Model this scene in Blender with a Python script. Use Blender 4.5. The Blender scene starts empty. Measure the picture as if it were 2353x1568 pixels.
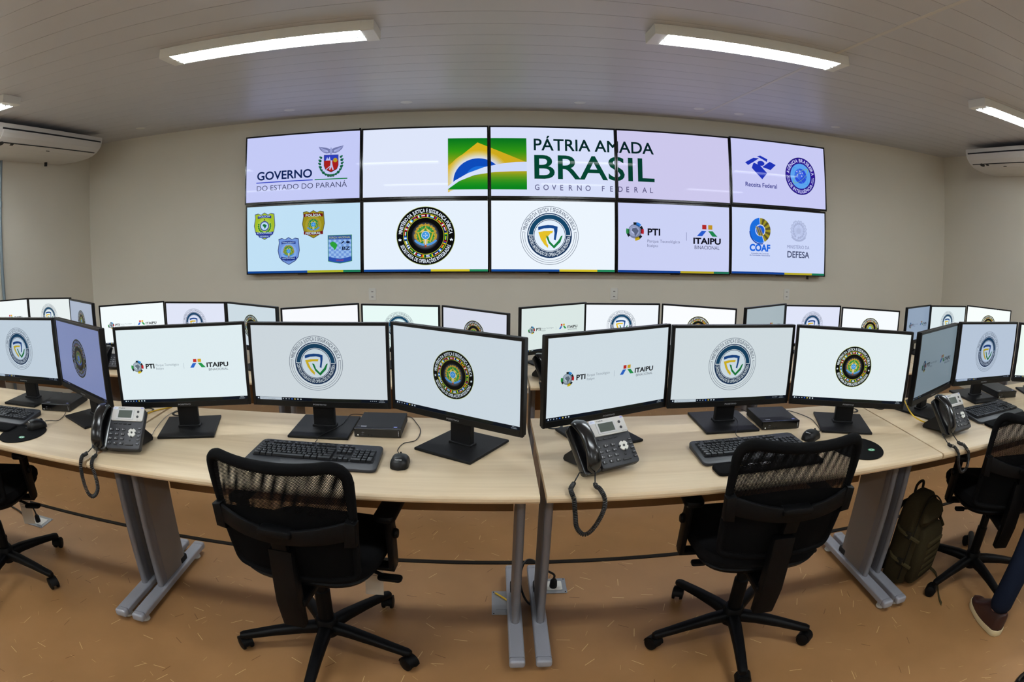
import bpy, bmesh, math, random
from mathutils import Vector, Matrix, Euler
random.seed(7)
PI = math.pi
sc = bpy.context.scene
COL = bpy.context.scene.collection

# ------------------------------------------------------------------ camera
W, H = 2353.0, 1568.0
U = 1.23
CAM = Vector((-0.53180 * U, -4.54901 * U, 1.5276))
cam = bpy.data.cameras.new('camera')
cam_ob = bpy.data.objects.new('camera', cam)
COL.objects.link(cam_ob)
cam.type = 'PANO'
cam.panorama_type = 'FISHEYE_EQUISOLID'
cam.sensor_fit = 'HORIZONTAL'
cam.sensor_width = 36.0
cam.sensor_height = 24.0
cam.fisheye_lens = 1352.87 * 36.0 / W
cam.fisheye_fov = PI
cam.shift_x = 129.524 / W
cam.shift_y = -71.528 / H
cam.clip_start = 0.02
yaw, pitch, roll = -0.0513269, -0.1510167, -0.0062758
fw = Vector((math.sin(yaw) * math.cos(pitch), math.cos(yaw) * math.cos(pitch), math.sin(pitch)))
rt = Vector((math.cos(yaw), -math.sin(yaw), 0))
up = rt.cross(fw)
rt2 = rt * math.cos(roll) + up * math.sin(roll)
up2 = -rt * math.sin(roll) + up * math.cos(roll)
M = Matrix((rt2, up2, -fw)).transposed().to_4x4()
M.translation = CAM
cam_ob.matrix_world = M
sc.camera = cam_ob

# ------------------------------------------------------------------ world, exposure
world = bpy.data.worlds.new('world')
sc.world = world
world.use_nodes = True
world.node_tree.nodes['Background'].inputs[0].default_value = (0.05, 0.05, 0.05, 1)
vs = sc.view_settings
vs.view_transform = 'Standard'
vs.look = 'None'
vs.exposure = 0.0
vs.gamma = 1.0
vs.use_curve_mapping = False
TUBE = 78.0          # fluorescent tube brightness

# ------------------------------------------------------------------ helpers
def lin(c):
    def f(v):
        v /= 255.0
        return v / 12.92 if v <= 0.04045 else ((v + 0.055) / 1.055) ** 2.4
    return (f(c[0]), f(c[1]), f(c[2]), 1.0)

def mat(name, rgb, rough=0.5, metal=0.0, spec=0.5, build=None, coat=0.0):
    m = bpy.data.materials.new(name)
    m.use_nodes = True
    nt = m.node_tree
    b = nt.nodes['Principled BSDF']
    b.inputs['Base Color'].default_value = lin(rgb)
    b.inputs['Roughness'].default_value = rough
    b.inputs['Metallic'].default_value = metal
    b.inputs['Specular IOR Level'].default_value = spec
    b.inputs['Coat Weight'].default_value = coat
    if build:
        build(nt, b)
    return m

def N(nt, t, **kw):
    n = nt.nodes.new(t)
    for k, v in kw.items():
        setattr(n, k, v)
    return n

def L(nt, a, b):
    nt.links.new(a, b)

def speckle(scale=60, amt=0.12, bump=0.0, bscale=300):
    def f(nt, b):
        c = b.inputs['Base Color'].default_value[:]
        tc = N(nt, 'ShaderNodeTexCoord')
        no = N(nt, 'ShaderNodeTexNoise'); no.inputs['Scale'].default_value = scale
        L(nt, tc.outputs['Object'], no.inputs['Vector'])
        mx = N(nt, 'ShaderNodeMix', data_type='RGBA')
        mx.inputs[6].default_value = tuple(x * (1 - amt) for x in c[:3]) + (1,)
        mx.inputs[7].default_value = tuple(min(1, x * (1 + amt)) for x in c[:3]) + (1,)
        L(nt, no.outputs['Fac'], mx.inputs[0])
        L(nt, mx.outputs[2], b.inputs['Base Color'])
        if bump:
            n2 = N(nt, 'ShaderNodeTexNoise'); n2.inputs['Scale'].default_value = bscale
            L(nt, tc.outputs['Object'], n2.inputs['Vector'])
            bu = N(nt, 'ShaderNodeBump'); bu.inputs['Strength'].default_value = bump; bu.inputs['Distance'].default_value = 0.002
            L(nt, n2.outputs['Fac'], bu.inputs['Height'])
            L(nt, bu.outputs['Normal'], b.inputs['Normal'])
    return f

def wood(nt, b):
    tc = N(nt, 'ShaderNodeTexCoord')
    oi = N(nt, 'ShaderNodeObjectInfo')
    ad = N(nt, 'ShaderNodeVectorMath', operation='ADD')
    sc3 = N(nt, 'ShaderNodeVectorMath', operation='SCALE'); sc3.inputs[3].default_value = 7.0
    L(nt, oi.outputs['Location'], sc3.inputs[0])
    L(nt, tc.outputs['Object'], ad.inputs[0]); L(nt, sc3.outputs[0], ad.inputs[1])
    mp = N(nt, 'ShaderNodeMapping'); mp.inputs['Scale'].default_value = (1.1, 14.0, 14.0)
    L(nt, ad.outputs[0], mp.inputs['Vector'])
    n1 = N(nt, 'ShaderNodeTexNoise'); n1.inputs['Scale'].default_value = 1.0; n1.inputs['Detail'].default_value = 4; n1.inputs['Distortion'].default_value = 0.6
    L(nt, mp.outputs[0], n1.inputs['Vector'])
    mp2 = N(nt, 'ShaderNodeMapping'); mp2.inputs['Scale'].default_value = (4.0, 160.0, 160.0)
    L(nt, ad.outputs[0], mp2.inputs['Vector'])
    n2 = N(nt, 'ShaderNodeTexNoise'); n2.inputs['Scale'].default_value = 1.0; n2.inputs['Detail'].default_value = 2
    L(nt, mp2.outputs[0], n2.inputs['Vector'])
    r = N(nt, 'ShaderNodeValToRGB')
    r.color_ramp.elements[0].position = 0.3; r.color_ramp.elements[0].color = lin((205, 181, 146))
    r.color_ramp.elements[1].position = 0.72; r.color_ramp.elements[1].color = lin((226, 206, 173))
    L(nt, n1.outputs['Fac'], r.inputs[0])
    r2 = N(nt, 'ShaderNodeValToRGB')
    r2.color_ramp.elements[0].position = 0.35; r2.color_ramp.elements[0].color = (0.965, 0.958, 0.945, 1)
    r2.color_ramp.elements[1].position = 0.65; r2.color_ramp.elements[1].color = (1.0, 1.0, 1.0, 1)
    L(nt, n2.outputs['Fac'], r2.inputs[0])
    mx = N(nt, 'ShaderNodeMix', data_type='RGBA', blend_type='MULTIPLY'); mx.inputs[0].default_value = 1
    L(nt, r.outputs[0], mx.inputs[6]); L(nt, r2.outputs[0], mx.inputs[7])
    L(nt, mx.outputs[2], b.inputs['Base Color'])

def vinyl(nt, b):
    """brown sheet vinyl with thin pale and dark flecks lying in two directions"""
    tc = N(nt, 'ShaderNodeTexCoord')
    def flecks(scale, off, length, width, thr):
        mp = N(nt, 'ShaderNodeMapping'); mp.inputs['Scale'].default_value = (scale, scale, 0.0); mp.inputs['Location'].default_value = off
        L(nt, tc.outputs['Object'], mp.inputs['Vector'])
        vo = N(nt, 'ShaderNodeTexVoronoi', feature='F1', voronoi_dimensions='2D'); vo.inputs['Scale'].default_value = 1.0; vo.inputs['Randomness'].default_value = 1.0
        L(nt, mp.outputs[0], vo.inputs['Vector'])
        df = N(nt, 'ShaderNodeVectorMath', operation='SUBTRACT')
        L(nt, mp.outputs[0], df.inputs[0]); L(nt, vo.outputs['Position'], df.inputs[1])
        sp = N(nt, 'ShaderNodeSeparateColor'); L(nt, vo.outputs['Color'], sp.inputs[0])
        q = N(nt, 'ShaderNodeMath', operation='GREATER_THAN'); q.inputs[1].default_value = 0.5; L(nt, sp.outputs[0], q.inputs[0])
        q2 = N(nt, 'ShaderNodeMath', operation='MULTIPLY'); q2.inputs[1].default_value = PI / 2; L(nt, q.outputs[0], q2.inputs[0])
        q3 = N(nt, 'ShaderNodeMath', operation='MULTIPLY_ADD'); q3.inputs[1].default_value = 0.9; L(nt, sp.outputs[1], q3.inputs[0]); L(nt, q2.outputs[0], q3.inputs[2])
        ro = N(nt, 'ShaderNodeVectorRotate', rotation_type='Z_AXIS'); L(nt, df.outputs[0], ro.inputs['Vector']); L(nt, q3.outputs[0], ro.inputs['Angle'])
        se = N(nt, 'ShaderNodeSeparateXYZ'); L(nt, ro.outputs[0], se.inputs[0])
        ax = N(nt, 'ShaderNodeMath', operation='ABSOLUTE'); L(nt, se.outputs[0], ax.inputs[0])
        ay = N(nt, 'ShaderNodeMath', operation='ABSOLUTE'); L(nt, se.outputs[1], ay.inputs[0])
        lx = N(nt, 'ShaderNodeMath', operation='LESS_THAN'); lx.inputs[1].default_value = length * scale; L(nt, ax.outputs[0], lx.inputs[0])
        ly = N(nt, 'ShaderNodeMath', operation='LESS_THAN'); ly.inputs[1].default_value = width * scale; L(nt, ay.outputs[0], ly.inputs[0])
        pr = N(nt, 'ShaderNodeMath', operation='GREATER_THAN'); pr.inputs[1].default_value = thr; L(nt, sp.outputs[2], pr.inputs[0])
        m1 = N(nt, 'ShaderNodeMath', operation='MULTIPLY'); L(nt, lx.outputs[0], m1.inputs[0]); L(nt, ly.outputs[0], m1.inputs[1])
        m2 = N(nt, 'ShaderNodeMath', operation='MULTIPLY'); L(nt, m1.outputs[0], m2.inputs[0]); L(nt, pr.outputs[0], m2.inputs[1])
        return m2.outputs[0]
    no = N(nt, 'ShaderNodeTexNoise'); no.inputs['Scale'].default_value = 3.0; no.inputs['Detail'].default_value = 6
    L(nt, tc.outputs['Object'], no.inputs['Vector'])
    r = N(nt, 'ShaderNodeValToRGB')
    r.color_ramp.elements[0].position = 0.3; r.color_ramp.elements[0].color = lin((142, 104, 64))
    r.color_ramp.elements[1].position = 0.7; r.color_ramp.elements[1].color = lin((158, 117, 75))
    L(nt, no.outputs['Fac'], r.inputs[0])
    cur = r.outputs[0]
    for (s, o, l, w, t, c, a) in ((8.0, (0, 0, 0), 0.026, 0.0015, 0.66, (214, 184, 134), 0.7),
                                  (10.0, (3.3, 1.7, 0), 0.014, 0.0012, 0.62, (200, 166, 112), 0.55),
                                  (7.0, (5.1, 8.2, 0), 0.022, 0.0017, 0.62, (96, 58, 26), 0.7)):
        f = flecks(s, o, l, w, t)
        fa = N(nt, 'ShaderNodeMath', operation='MULTIPLY'); fa.inputs[1].default_value = a; L(nt, f, fa.inputs[0])
        mx = N(nt, 'ShaderNodeMix', data_type='RGBA'); L(nt, fa.outputs[0], mx.inputs[0]); L(nt, cur, mx.inputs[6])
        mx.inputs[7].default_value = lin(c)
        cur = mx.outputs[2]
    L(nt, cur, b.inputs['Base Color'])

def holes(kx, kz, turn=0.0, thr=0.12):
    """woven mesh: staggered rows of small holes"""
    def f(nt, b):
        tc = N(nt, 'ShaderNodeTexCoord')
        rv = N(nt, 'ShaderNodeVectorRotate', rotation_type='Y_AXIS'); rv.inputs['Angle'].default_value = turn; L(nt, tc.outputs['Object'], rv.inputs['Vector'])
        se = N(nt, 'ShaderNodeSeparateXYZ'); L(nt, rv.outputs[0], se.inputs[0])
        def s(o, k):
            m = N(nt, 'ShaderNodeMath', operation='MULTIPLY'); m.inputs[1].default_value = k; L(nt, o, m.inputs[0])
            q = N(nt, 'ShaderNodeMath', operation='SINE'); L(nt, m.outputs[0], q.inputs[0]); return q.outputs[0]
        m = N(nt, 'ShaderNodeMath', operation='MULTIPLY'); L(nt, s(se.outputs[0], kx), m.inputs[0]); L(nt, s(se.outputs[2], kz), m.inputs[1])
        g = N(nt, 'ShaderNodeMath', operation='GREATER_THAN'); g.inputs[1].default_value = thr; L(nt, m.outputs[0], g.inputs[0])
        tr = N(nt, 'ShaderNodeBsdfTransparent')
        mx = N(nt, 'ShaderNodeMixShader'); L(nt, g.outputs[0], mx.inputs[0]); L(nt, b.outputs[0], mx.inputs[1]); L(nt, tr.outputs[0], mx.inputs[2])
        out = [n for n in nt.nodes if n.type == 'OUTPUT_MATERIAL'][0]
        L(nt, mx.outputs[0], out.inputs['Surface'])
    return f

def emission(strength, rgb=(255, 255, 255)):
    def f(nt, b):
        b.inputs['Emission Color'].default_value = lin(rgb)
        b.inputs['Emission Strength'].default_value = strength
    return f

def screen_build(nt, b):                       # a lit panel: its own colour is set per object
    oi = N(nt, 'ShaderNodeObjectInfo')
    L(nt, oi.outputs['Color'], b.inputs['Emission Color'])
    b.inputs['Emission Strength'].default_value = 1.0

def art_build(nt, b):                          # the picture shown on a lit panel
    oi = N(nt, 'ShaderNodeObjectInfo')
    at = N(nt, 'ShaderNodeAttribute'); at.attribute_name = 'Col'
    mx = N(nt, 'ShaderNodeMix', data_type='RGBA', blend_type='MULTIPLY'); mx.inputs[0].default_value = 1
    L(nt, oi.outputs['Color'], mx.inputs[6]); L(nt, at.outputs['Color'], mx.inputs[7])
    L(nt, mx.outputs[2], b.inputs['Emission Color'])
    b.inputs['Emission Strength'].default_value = 1.0

def print_build(nt, b):                        # printed marks: colour from the mesh
    at = N(nt, 'ShaderNodeAttribute'); at.attribute_name = 'Col'
    L(nt, at.outputs['Color'], b.inputs['Base Color'])

MT = {
    'wall': mat('wall_paint', (222, 216, 201), 0.75, spec=0.25, build=speckle(2.0, 0.02, 0.15, 220)),
    'ceil': mat('ceiling_plastic', (198, 198, 201), 0.38, spec=0.45),
    'ceil_trim': mat('ceiling_trim_plastic', (208, 204, 198), 0.4),
    'floor': mat('floor_vinyl', (165, 120, 75), 0.42, spec=0.4, build=vinyl),
    'nosing': mat('nosing_rubber', (30, 26, 23), 0.8, spec=0.1),
    'wood': mat('pale_maple_laminate', (215, 195, 160), 0.38, spec=0.45, build=wood),
    'panelwood_shaded': mat('shaded_desk_panel', (128, 96, 62), 0.6, spec=0.25, build=speckle(30, 0.08)),  # desk wood darkened: shade under the tabletop put into the colour
    'grey': mat('grey_metal_paint', (158, 160, 168), 0.42, metal=0.25, spec=0.5, build=speckle(400, 0.05)),
    'legtube_shaded': mat('grey_leg_shaded', (116, 116, 122), 0.45, metal=0.15),  # grey paint darkened to stand in for the side-lit shading of the legs
    'legpanel': mat('grey_leg_sheet', (128, 122, 118), 0.55, metal=0.1),
    'cap': mat('clear_plastic_foot', (205, 205, 200), 0.3),
    'black': mat('black_plastic', (9, 9, 10), 0.4, spec=0.28, build=speckle(500, 0.15)),
    'blackmat': mat('black_matt_plastic', (10, 10, 12), 0.55, spec=0.25),
    'gloss': mat('black_gloss_plastic', (9, 9, 11), 0.12, spec=0.5),
    'handset': mat('black_handset_plastic', (14, 14, 16), 0.22, spec=0.5),
    'phone': mat('charcoal_phone_plastic', (42, 43, 48), 0.5, spec=0.4),
    'key': mat('black_key_plastic', (24, 25, 28), 0.4),
    'kbody': mat('charcoal_keyboard_plastic', (36, 37, 42), 0.5),
    'panel': mat('pale_phone_panel', (206, 204, 200), 0.45),
    'silver': mat('silver_plastic', (205, 205, 205), 0.35, metal=0.3),
    'lcd': mat('grey_phone_lcd', (78, 86, 80), 0.25),
    'chairblack': mat('black_chair_plastic', (6, 6, 7), 0.5, spec=0.14),
    'fabric': mat('black_fabric', (11, 11, 12), 0.95, spec=0.1, build=speckle(300, 0.3, 0.3, 700)),
    'mesh1': mat('black_mesh_front', (10, 10, 11), 0.9, spec=0.1, build=holes(2 * PI / 0.0060, 2 * PI / 0.0060, -0.38)),
    'mesh2': mat('black_mesh_rear', (10, 10, 11), 0.9, spec=0.1, build=holes(2 * PI / 0.0052, 2 * PI / 0.0060, -0.38)),
    'tag': mat('pale_paper_tag', (190, 180, 165), 0.6),
    'white': mat('white_enamel', (225, 225, 218), 0.35),
    'acwhite': mat('white_ac_plastic', (206, 202, 195), 0.4),
    'slot': mat('dark_slot', (14, 14, 15), 0.6),
    'tube': mat('lamp_tube', (255, 255, 255), 0.4, build=emission(TUBE, (240, 249, 255))),
    'reflector': mat('lamp_reflector', (238, 238, 236), 0.25, metal=0.2),
    'screen': mat('lit_screen', (4, 4, 5), 0.35, spec=0.12, build=screen_build),
    'art': mat('screen_picture', (4, 4, 5), 0.35, spec=0.12, build=art_build),
    'print': mat('printed_marks', (200, 200, 200), 0.5, build=print_build),
    'tvscreen': mat('lit_wall_screen', (4, 4, 5), 0.03, spec=0.038, build=screen_build),
    'tvart': mat('wall_screen_picture', (4, 4, 5), 0.03, spec=0.038, build=art_build),
    'outlet': mat('white_outlet_plastic', (226, 224, 216), 0.35),
    'steel': mat('steel_plate', (150, 152, 155), 0.35, metal=0.5),
    'conduit': mat('grey_blue_conduit', (128, 142, 150), 0.35, metal=0.4),
    'yellow': mat('yellow_cable', (222, 180, 20), 0.45),
    'blue': mat('blue_connector', (40, 50, 190), 0.4),
    'cable': mat('black_cable', (15, 15, 16), 0.5),
    'greycable': mat('grey_cable', (120, 116, 110), 0.5),
    'olive': mat('olive_canvas', (46, 39, 23), 0.9, spec=0.1, build=speckle(250, 0.25, 0.4, 500)),  # olive darkened: shade at the lower right put into the colour
    'olivedark': mat('dark_olive_canvas', (28, 24, 16), 0.9, spec=0.1, build=speckle(250, 0.25, 0.4, 500)),
    'webbing': mat('olive_webbing', (60, 52, 31), 0.85, spec=0.1, build=speckle(300, 0.2)),
    'denim': mat('blue_denim', (17, 23, 37), 0.9, spec=0.1, build=speckle(200, 0.25, 0.3, 500)),  # denim tone lowered too, carrying the shade of that corner
    'shirt': mat('dark_shirt_cloth', (40, 42, 48), 0.9, spec=0.1, build=speckle(200, 0.2)),
    'skin': mat('skin', (178, 130, 104), 0.55, spec=0.35),
    'hair': mat('dark_hair', (28, 20, 16), 0.6),
    'leather': mat('brown_leather', (50, 25, 19), 0.45, spec=0.4, build=speckle(120, 0.2, 0.2, 300)),  # shoe brown darkened for the shade it stands in
    'sole': mat('cream_sole', (206, 190, 150), 0.6),
    'liner': mat('pale_liner', (222, 214, 196), 0.5),
}

class MB:
    """collects shapes in one bmesh and links them as ONE mesh object"""
    def __init__(self):
        self.bm = bmesh.new()
    def _xf(self, verts, m):
        if m is not None:
            bmesh.ops.transform(self.bm, matrix=m, verts=verts)
    def box(self, x0, x1, y0, y1, z0, z1, bevel=0.0, seg=2, m=None):
        r = bmesh.ops.create_cube(self.bm, size=1.0)
        vs_ = r['verts']
        bmesh.ops.transform(self.bm, matrix=Matrix.Translation(((x0 + x1) / 2, (y0 + y1) / 2, (z0 + z1) / 2)) @ Matrix.Diagonal((x1 - x0, y1 - y0, z1 - z0, 1)), verts=vs_)
        if bevel:
            es = list({e for v in vs_ for e in v.link_edges})
            r2 = bmesh.ops.bevel(self.bm, geom=es, offset=bevel, segments=seg, affect='EDGES', profile=0.5)
            vs_ = list({v for f in r2['faces'] for v in f.verts} | {v for v in vs_ if v.is_valid})
        self._xf(vs_, m)
        return self
    def prism(self, pts, a, b, axis='z', m=None, bevel=0.0, seg=2):
        """extrude a 2D outline along an axis from a to b"""
        def p3(p, t):
            if axis == 'z': return (p[0], p[1], t)
            if axis == 'y': return (p[0], t, p[1])
            return (t, p[0], p[1])
        A = [self.bm.verts.new(p3(p, a)) for p in pts]
        B = [self.bm.verts.new(p3(p, b)) for p in pts]
        n = len(pts)
        fs = [self.bm.faces.new(A), self.bm.faces.new(B[::-1])]
        for i in range(n):
            fs.append(self.bm.faces.new((A[i], B[i], B[(i + 1) % n], A[(i + 1) % n])))
        bmesh.ops.recalc_face_normals(self.bm, faces=fs)
        vv = A + B
        if bevel:
            es = list({e for f in fs[:2] for e in f.edges})
            r2 = bmesh.ops.bevel(self.bm, geom=es, offset=bevel, segments=seg, affect='EDGES', profile=0.5)
            vv = list({v for f in r2['faces'] for v in f.verts} | {v for v in vv if v.is_valid})
        self._xf(vv, m)
        return self
    def rings(self, rings, close=True, caps=True):
        R = [[self.bm.verts.new(p) for p in ring] for ring in rings]
        n = len(R[0])
        fs = []
        for i in range(len(R) - 1):
            for j in range(n if close else n - 1):
                fs.append(self.bm.faces.new((R[i][j], R[i][(j + 1) % n], R[i + 1][(j + 1) % n], R[i + 1][j])))
        if caps and close:
            fs.append(self.bm.faces.new(R[0][::-1])); fs.append(self.bm.faces.new(R[-1]))
        bmesh.ops.recalc_face_normals(self.bm, faces=fs)
        return self
    def lathe(self, prof, seg=24, m=None, axis='z'):
        rings = []
        for r, z in prof:
            ring = []
            for k in range(seg):
                a = 2 * PI * k / seg
                p = Vector((r * math.cos(a), r * math.sin(a), z))
                if axis == 'x': p = Vector((p.z, p.x, p.y))
                if axis == 'y': p = Vector((p.x, p.z, p.y))
                if m is not None: p = m @ p
                ring.append(p)
            rings.append(ring)
        return self.rings(rings)
    def tube(self, path, r, seg=8):
        path = [Vector(p) for p in path]
        rings = []
        nrm = None
        for i, p in enumerate(path):
            t = (path[min(i + 1, len(path) - 1)] - path[max(i - 1, 0)]).normalized()
            if nrm is None:
                nrm = t.orthogonal().normalized()
            else:
                nrm = (nrm - t * nrm.dot(t))
                nrm = nrm.normalized() if nrm.length > 1e-6 else t.orthogonal().normalized()
            bn = t.cross(nrm)
            rr = r[i] if isinstance(r, (list, tuple)) else r
            rings.append([p + (nrm * math.cos(2 * PI * k / seg) + bn * math.sin(2 * PI * k / seg)) * rr for k in range(seg)])
        return self.rings(rings)
    def grid(self, fn, nu, nv):
        V = [[self.bm.verts.new(fn(i / nu, j / nv)) for j in range(nv + 1)] for i in range(nu + 1)]
        for i in range(nu):
            for j in range(nv):
                self.bm.faces.new((V[i][j], V[i + 1][j], V[i + 1][j + 1], V[i][j + 1]))
        return self
    def build(self, name, material, parent=None, smooth=False, loc=None):
        me = bpy.data.meshes.new(name)
        if smooth:
            for f in self.bm.faces: f.smooth = True
        self.bm.to_mesh(me); self.bm.free()
        me.materials.append(MT[material] if isinstance(material, str) else material)
        if smooth:
            try: me.set_sharp_from_angle(angle=math.radians(40))
            except Exception: pass
        o = bpy.data.objects.new(name, me)
        COL.objects.link(o)
        if parent is not None: o.parent = parent
        if loc: o.location = loc
        return o

def tag(o, label=None, cat=None, group=None, kind=None):
    if label: o['label'] = label
    if cat: o['category'] = cat
    if group: o['group'] = group
    if kind: o['kind'] = kind
    return o

def thing(name, label, cat, loc=(0, 0, 0), rz=0.0, group=None):
    o = bpy.data.objects.new(name, None)
    o.empty_display_size = 0.05
    COL.objects.link(o)
    o.location = loc; o.rotation_euler = (0, 0, rz)
    return tag(o, label, cat, group)

def struct(name, mb, m, smooth=False):
    return tag(mb.build(name, m, smooth=smooth), kind='structure')

def dup(o, parent=None):
    c = o.copy(); COL.objects.link(c)
    if parent is not None: c.parent = parent
    for ch in list(o.children): dup(ch, c)
    return c

def smoothpath(pts, n=8):
    """Catmull-Rom through the points"""
    P = [Vector(p) for p in pts]
    out = []
    for i in range(len(P) - 1):
        p0 = P[max(i - 1, 0)]; p1 = P[i]; p2 = P[i + 1]; p3 = P[min(i + 2, len(P) - 1)]
        for k in range(n):
            t = k / n
            out.append(0.5 * ((2 * p1) + (p2 - p0) * t + (2 * p0 - 5 * p1 + 4 * p2 - p3) * t * t + (3 * p1 - p0 - 3 * p2 + p3) * t ** 3))
    out.append(P[-1])
    return out

def rrect(x0, x1, y0, y1, r, n=5):
    pts = []
    for cx, cy, a0 in ((x1 - r, y1 - r, 0), (x0 + r, y1 - r, 90), (x0 + r, y0 + r, 180), (x1 - r, y0 + r, 270)):
        for k in range(n + 1):
            a = math.radians(a0 + 90 * k / n)
            pts.append((cx + r * math.cos(a), cy + r * math.sin(a)))
    return pts

# ------------------------------------------------------------------ pictures and lettering
_g = {}
def glyph(s, bold=0.0):
    key = (s, bold)
    if key in _g: return _g[key]
    if bold > 0 and 'M' in s:                   # the font's M cannot be thickened by offset: overlay shifted copies
        v0, f0 = glyph(s, 0.0)
        vs_ = []; fs_ = []
        for dx in (-bold, bold):
            for dy in (-bold, bold):
                n = len(vs_)
                vs_ += [(x + dx, y + dy) for x, y in v0]; fs_ += [tuple(i + n for i in f) for f in f0]
        _g[key] = (vs_, fs_)
        return _g[key]
    cu = bpy.data.curves.new('lettering', 'FONT')
    cu.body = s; cu.offset = bold; cu.resolution_u = 4; cu.fill_mode = 'FRONT'
    ob = bpy.data.objects.new('lettering', cu)
    COL.objects.link(ob)
    bpy.context.view_layer.update()
    me = bpy.data.meshes.new_from_object(ob.evaluated_get(bpy.context.evaluated_depsgraph_get()))
    vs_ = [(v.co.x, v.co.y) for v in me.vertices]
    fs_ = [tuple(p.vertices) for p in me.polygons]
    bpy.data.objects.remove(ob); bpy.data.meshes.remove(me); bpy.data.curves.remove(cu)
    _g[key] = (vs_, fs_)
    return _g[key]
def capH(bold=0.0):
    v = glyph('H', bold)[0]
    return min(p[1] for p in v), max(p[1] for p in v)

class Art:
    def __init__(self): self.items = []; self.group = 'screen_picture'; self.names = {}
    def add(self, verts, faces, col, layer): self.items.append((verts, faces, lin(col), layer)); self.names[len(self.items) - 1] = self.group
    def poly(self, pts, col, layer): self.add(list(pts), [tuple(range(len(pts)))], col, layer)
    def rect(self, x0, x1, z0, z1, col, layer): self.poly([(x0, z0), (x1, z0), (x1, z1), (x0, z1)], col, layer)
    def disc(self, cx, cz, r, col, layer, n=48, rz=None):
        rz = rz or r
        self.poly([(cx + r * math.cos(2 * PI * k / n), cz + rz * math.sin(2 * PI * k / n)) for k in range(n)], col, layer)
    def ring(self, cx, cz, r0, r1, col, layer, a0=0.0, a1=360.0, n=64):
        v = []; f = []
        for k in range(n + 1):
            a = math.radians(a0 + (a1 - a0) * k / n)
            v += [(cx + r0 * math.cos(a), cz + r0 * math.sin(a)), (cx + r1 * math.cos(a), cz + r1 * math.sin(a))]
        for k in range(n): f.append((2 * k, 2 * k + 1, 2 * k + 3, 2 * k + 2))
        self.add(v, f, col, layer)
    def star(self, cx, cz, r, col, layer, inner=0.4, n=5, rot=90):
        self.poly([(cx + (r if k % 2 == 0 else r * inner) * math.cos(math.radians(rot + 180.0 * k / n)), cz + (r if k % 2 == 0 else r * inner) * math.sin(math.radians(rot + 180.0 * k / n))) for k in range(2 * n)], col, layer)
    def fit(self, s, x0, x1, z0, z1, col, layer, bold=0.0):
        v, f = glyph(s, bold)
        c0, c1 = capH(bold)
        mx0 = min(p[0] for p in v); mx1 = max(p[0] for p in v)
        self.add([(x0 + (p[0] - mx0) / (mx1 - mx0) * (x1 - x0), z0 + (p[1] - c0) / (c1 - c0) * (z1 - z0)) for p in v], f, col, layer)
    def spaced(self, s, x0, x1, z0, z1, col, layer, bold=0.0, wide=0.9):
        n = len(s); st = (x1 - x0) / (n - 0.25); h = z1 - z0
        c0, c1 = capH(bold)
        for i, ch in enumerate(s):
            if ch == ' ': continue
            v, f = glyph(ch, bold); k = h / (c1 - c0)
            m0 = min(p[0] for p in v)
            self.add([(x0 + i * st + (p[0] - m0) * k * wide, z0 + (p[1] - c0) * k) for p in v], f, col, layer)
    def arc(self, s, cx, cz, r, h, amid, span, col, layer, bold=0.0, inward=False):
        """letters on a circle; inward=False reads over the top, True reads under the bottom"""
        c0, c1 = capH(bold); k = h / (c1 - c0)
        wid = []
        for ch in s:
            if ch == ' ': wid.append(0.3)
            else:
                v = glyph(ch, bold)[0]
                wid.append(max(p[0] for p in v) - min(p[0] for p in v) + 0.09)
        tot = sum(wid)
        cur = 0.0
        for ch, w in zip(s, wid):
            if ch != ' ':
                v, f = glyph(ch, bold)
                m0 = min(p[0] for p in v); m1 = max(p[0] for p in v)
                t = (cur + w / 2) / tot - 0.5
                a = math.radians(amid + (span * t if inward else -span * t))
                sx = math.radians(span) * r / tot
                out = []
                for p in v:
                    lx = (p[0] - (m0 + m1) / 2) * sx; lz = (p[1] - c0) * k
                    if inward:
                        rr = r - lz; aa = a + lx / r
                    else:
                        rr = r + lz; aa = a - lx / r
                    out.append((cx + rr * math.cos(aa), cz + rr * math.sin(aa)))
                self.add(out, f, col, layer)
            cur += w
    def mesh(self, name, eps=0.00015, clip=None, origin=(0, 0), material='art', axis='xz', only=None):
        bm = bmesh.new()
        lay = bm.loops.layers.float_color.new('Col')
        for q_, (vs_, fs_, col, layer) in enumerate(self.items):
            if only and self.names[q_] != only: continue
            if clip:
                xs = [p[0] for p in vs_]; zs = [p[1] for p in vs_]
                if max(xs) < clip[0] or min(xs) > clip[1] or max(zs) < clip[2] or min(zs) > clip[3]: continue
            V = [bm.verts.new((p[0], -eps * layer, p[1])) for p in vs_]
            for f in fs_:
                try: F = bm.faces.new([V[i] for i in f])
                except ValueError: continue
                for lo in F.loops: lo[lay] = col
        if clip:
            bmesh.ops.triangulate(bm, faces=bm.faces[:])
            for co, no in (((clip[0], 0, 0), (-1, 0, 0)), ((clip[1], 0, 0), (1, 0, 0)), ((0, 0, clip[2]), (0, 0, -1)), ((0, 0, clip[3]), (0, 0, 1))):
                bmesh.ops.bisect_plane(bm, geom=bm.verts[:] + bm.edges[:] + bm.faces[:], plane_co=co, plane_no=no, clear_outer=True)
        if not bm.faces:
            bm.free(); return None
        for f in bm.faces:
            f.normal_update()
            if f.normal.y > 0: f.normal_flip()
        for v in bm.verts:
            v.co.x -= origin[0]; v.co.z -= origin[1]
            if axis == 'xy': v.co = Vector((v.co.x, v.co.z, -v.co.y))
        me = bpy.data.meshes.new(name)
        bm.to_mesh(me); bm.free()
        me.materials.append(MT[material])
        return me

def put(name, me, parent=None, loc=(0, 0, 0)):
    o = bpy.data.objects.new(name, me); COL.objects.link(o)
    if parent is not None: o.parent = parent
    o.location = loc
    return o

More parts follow.
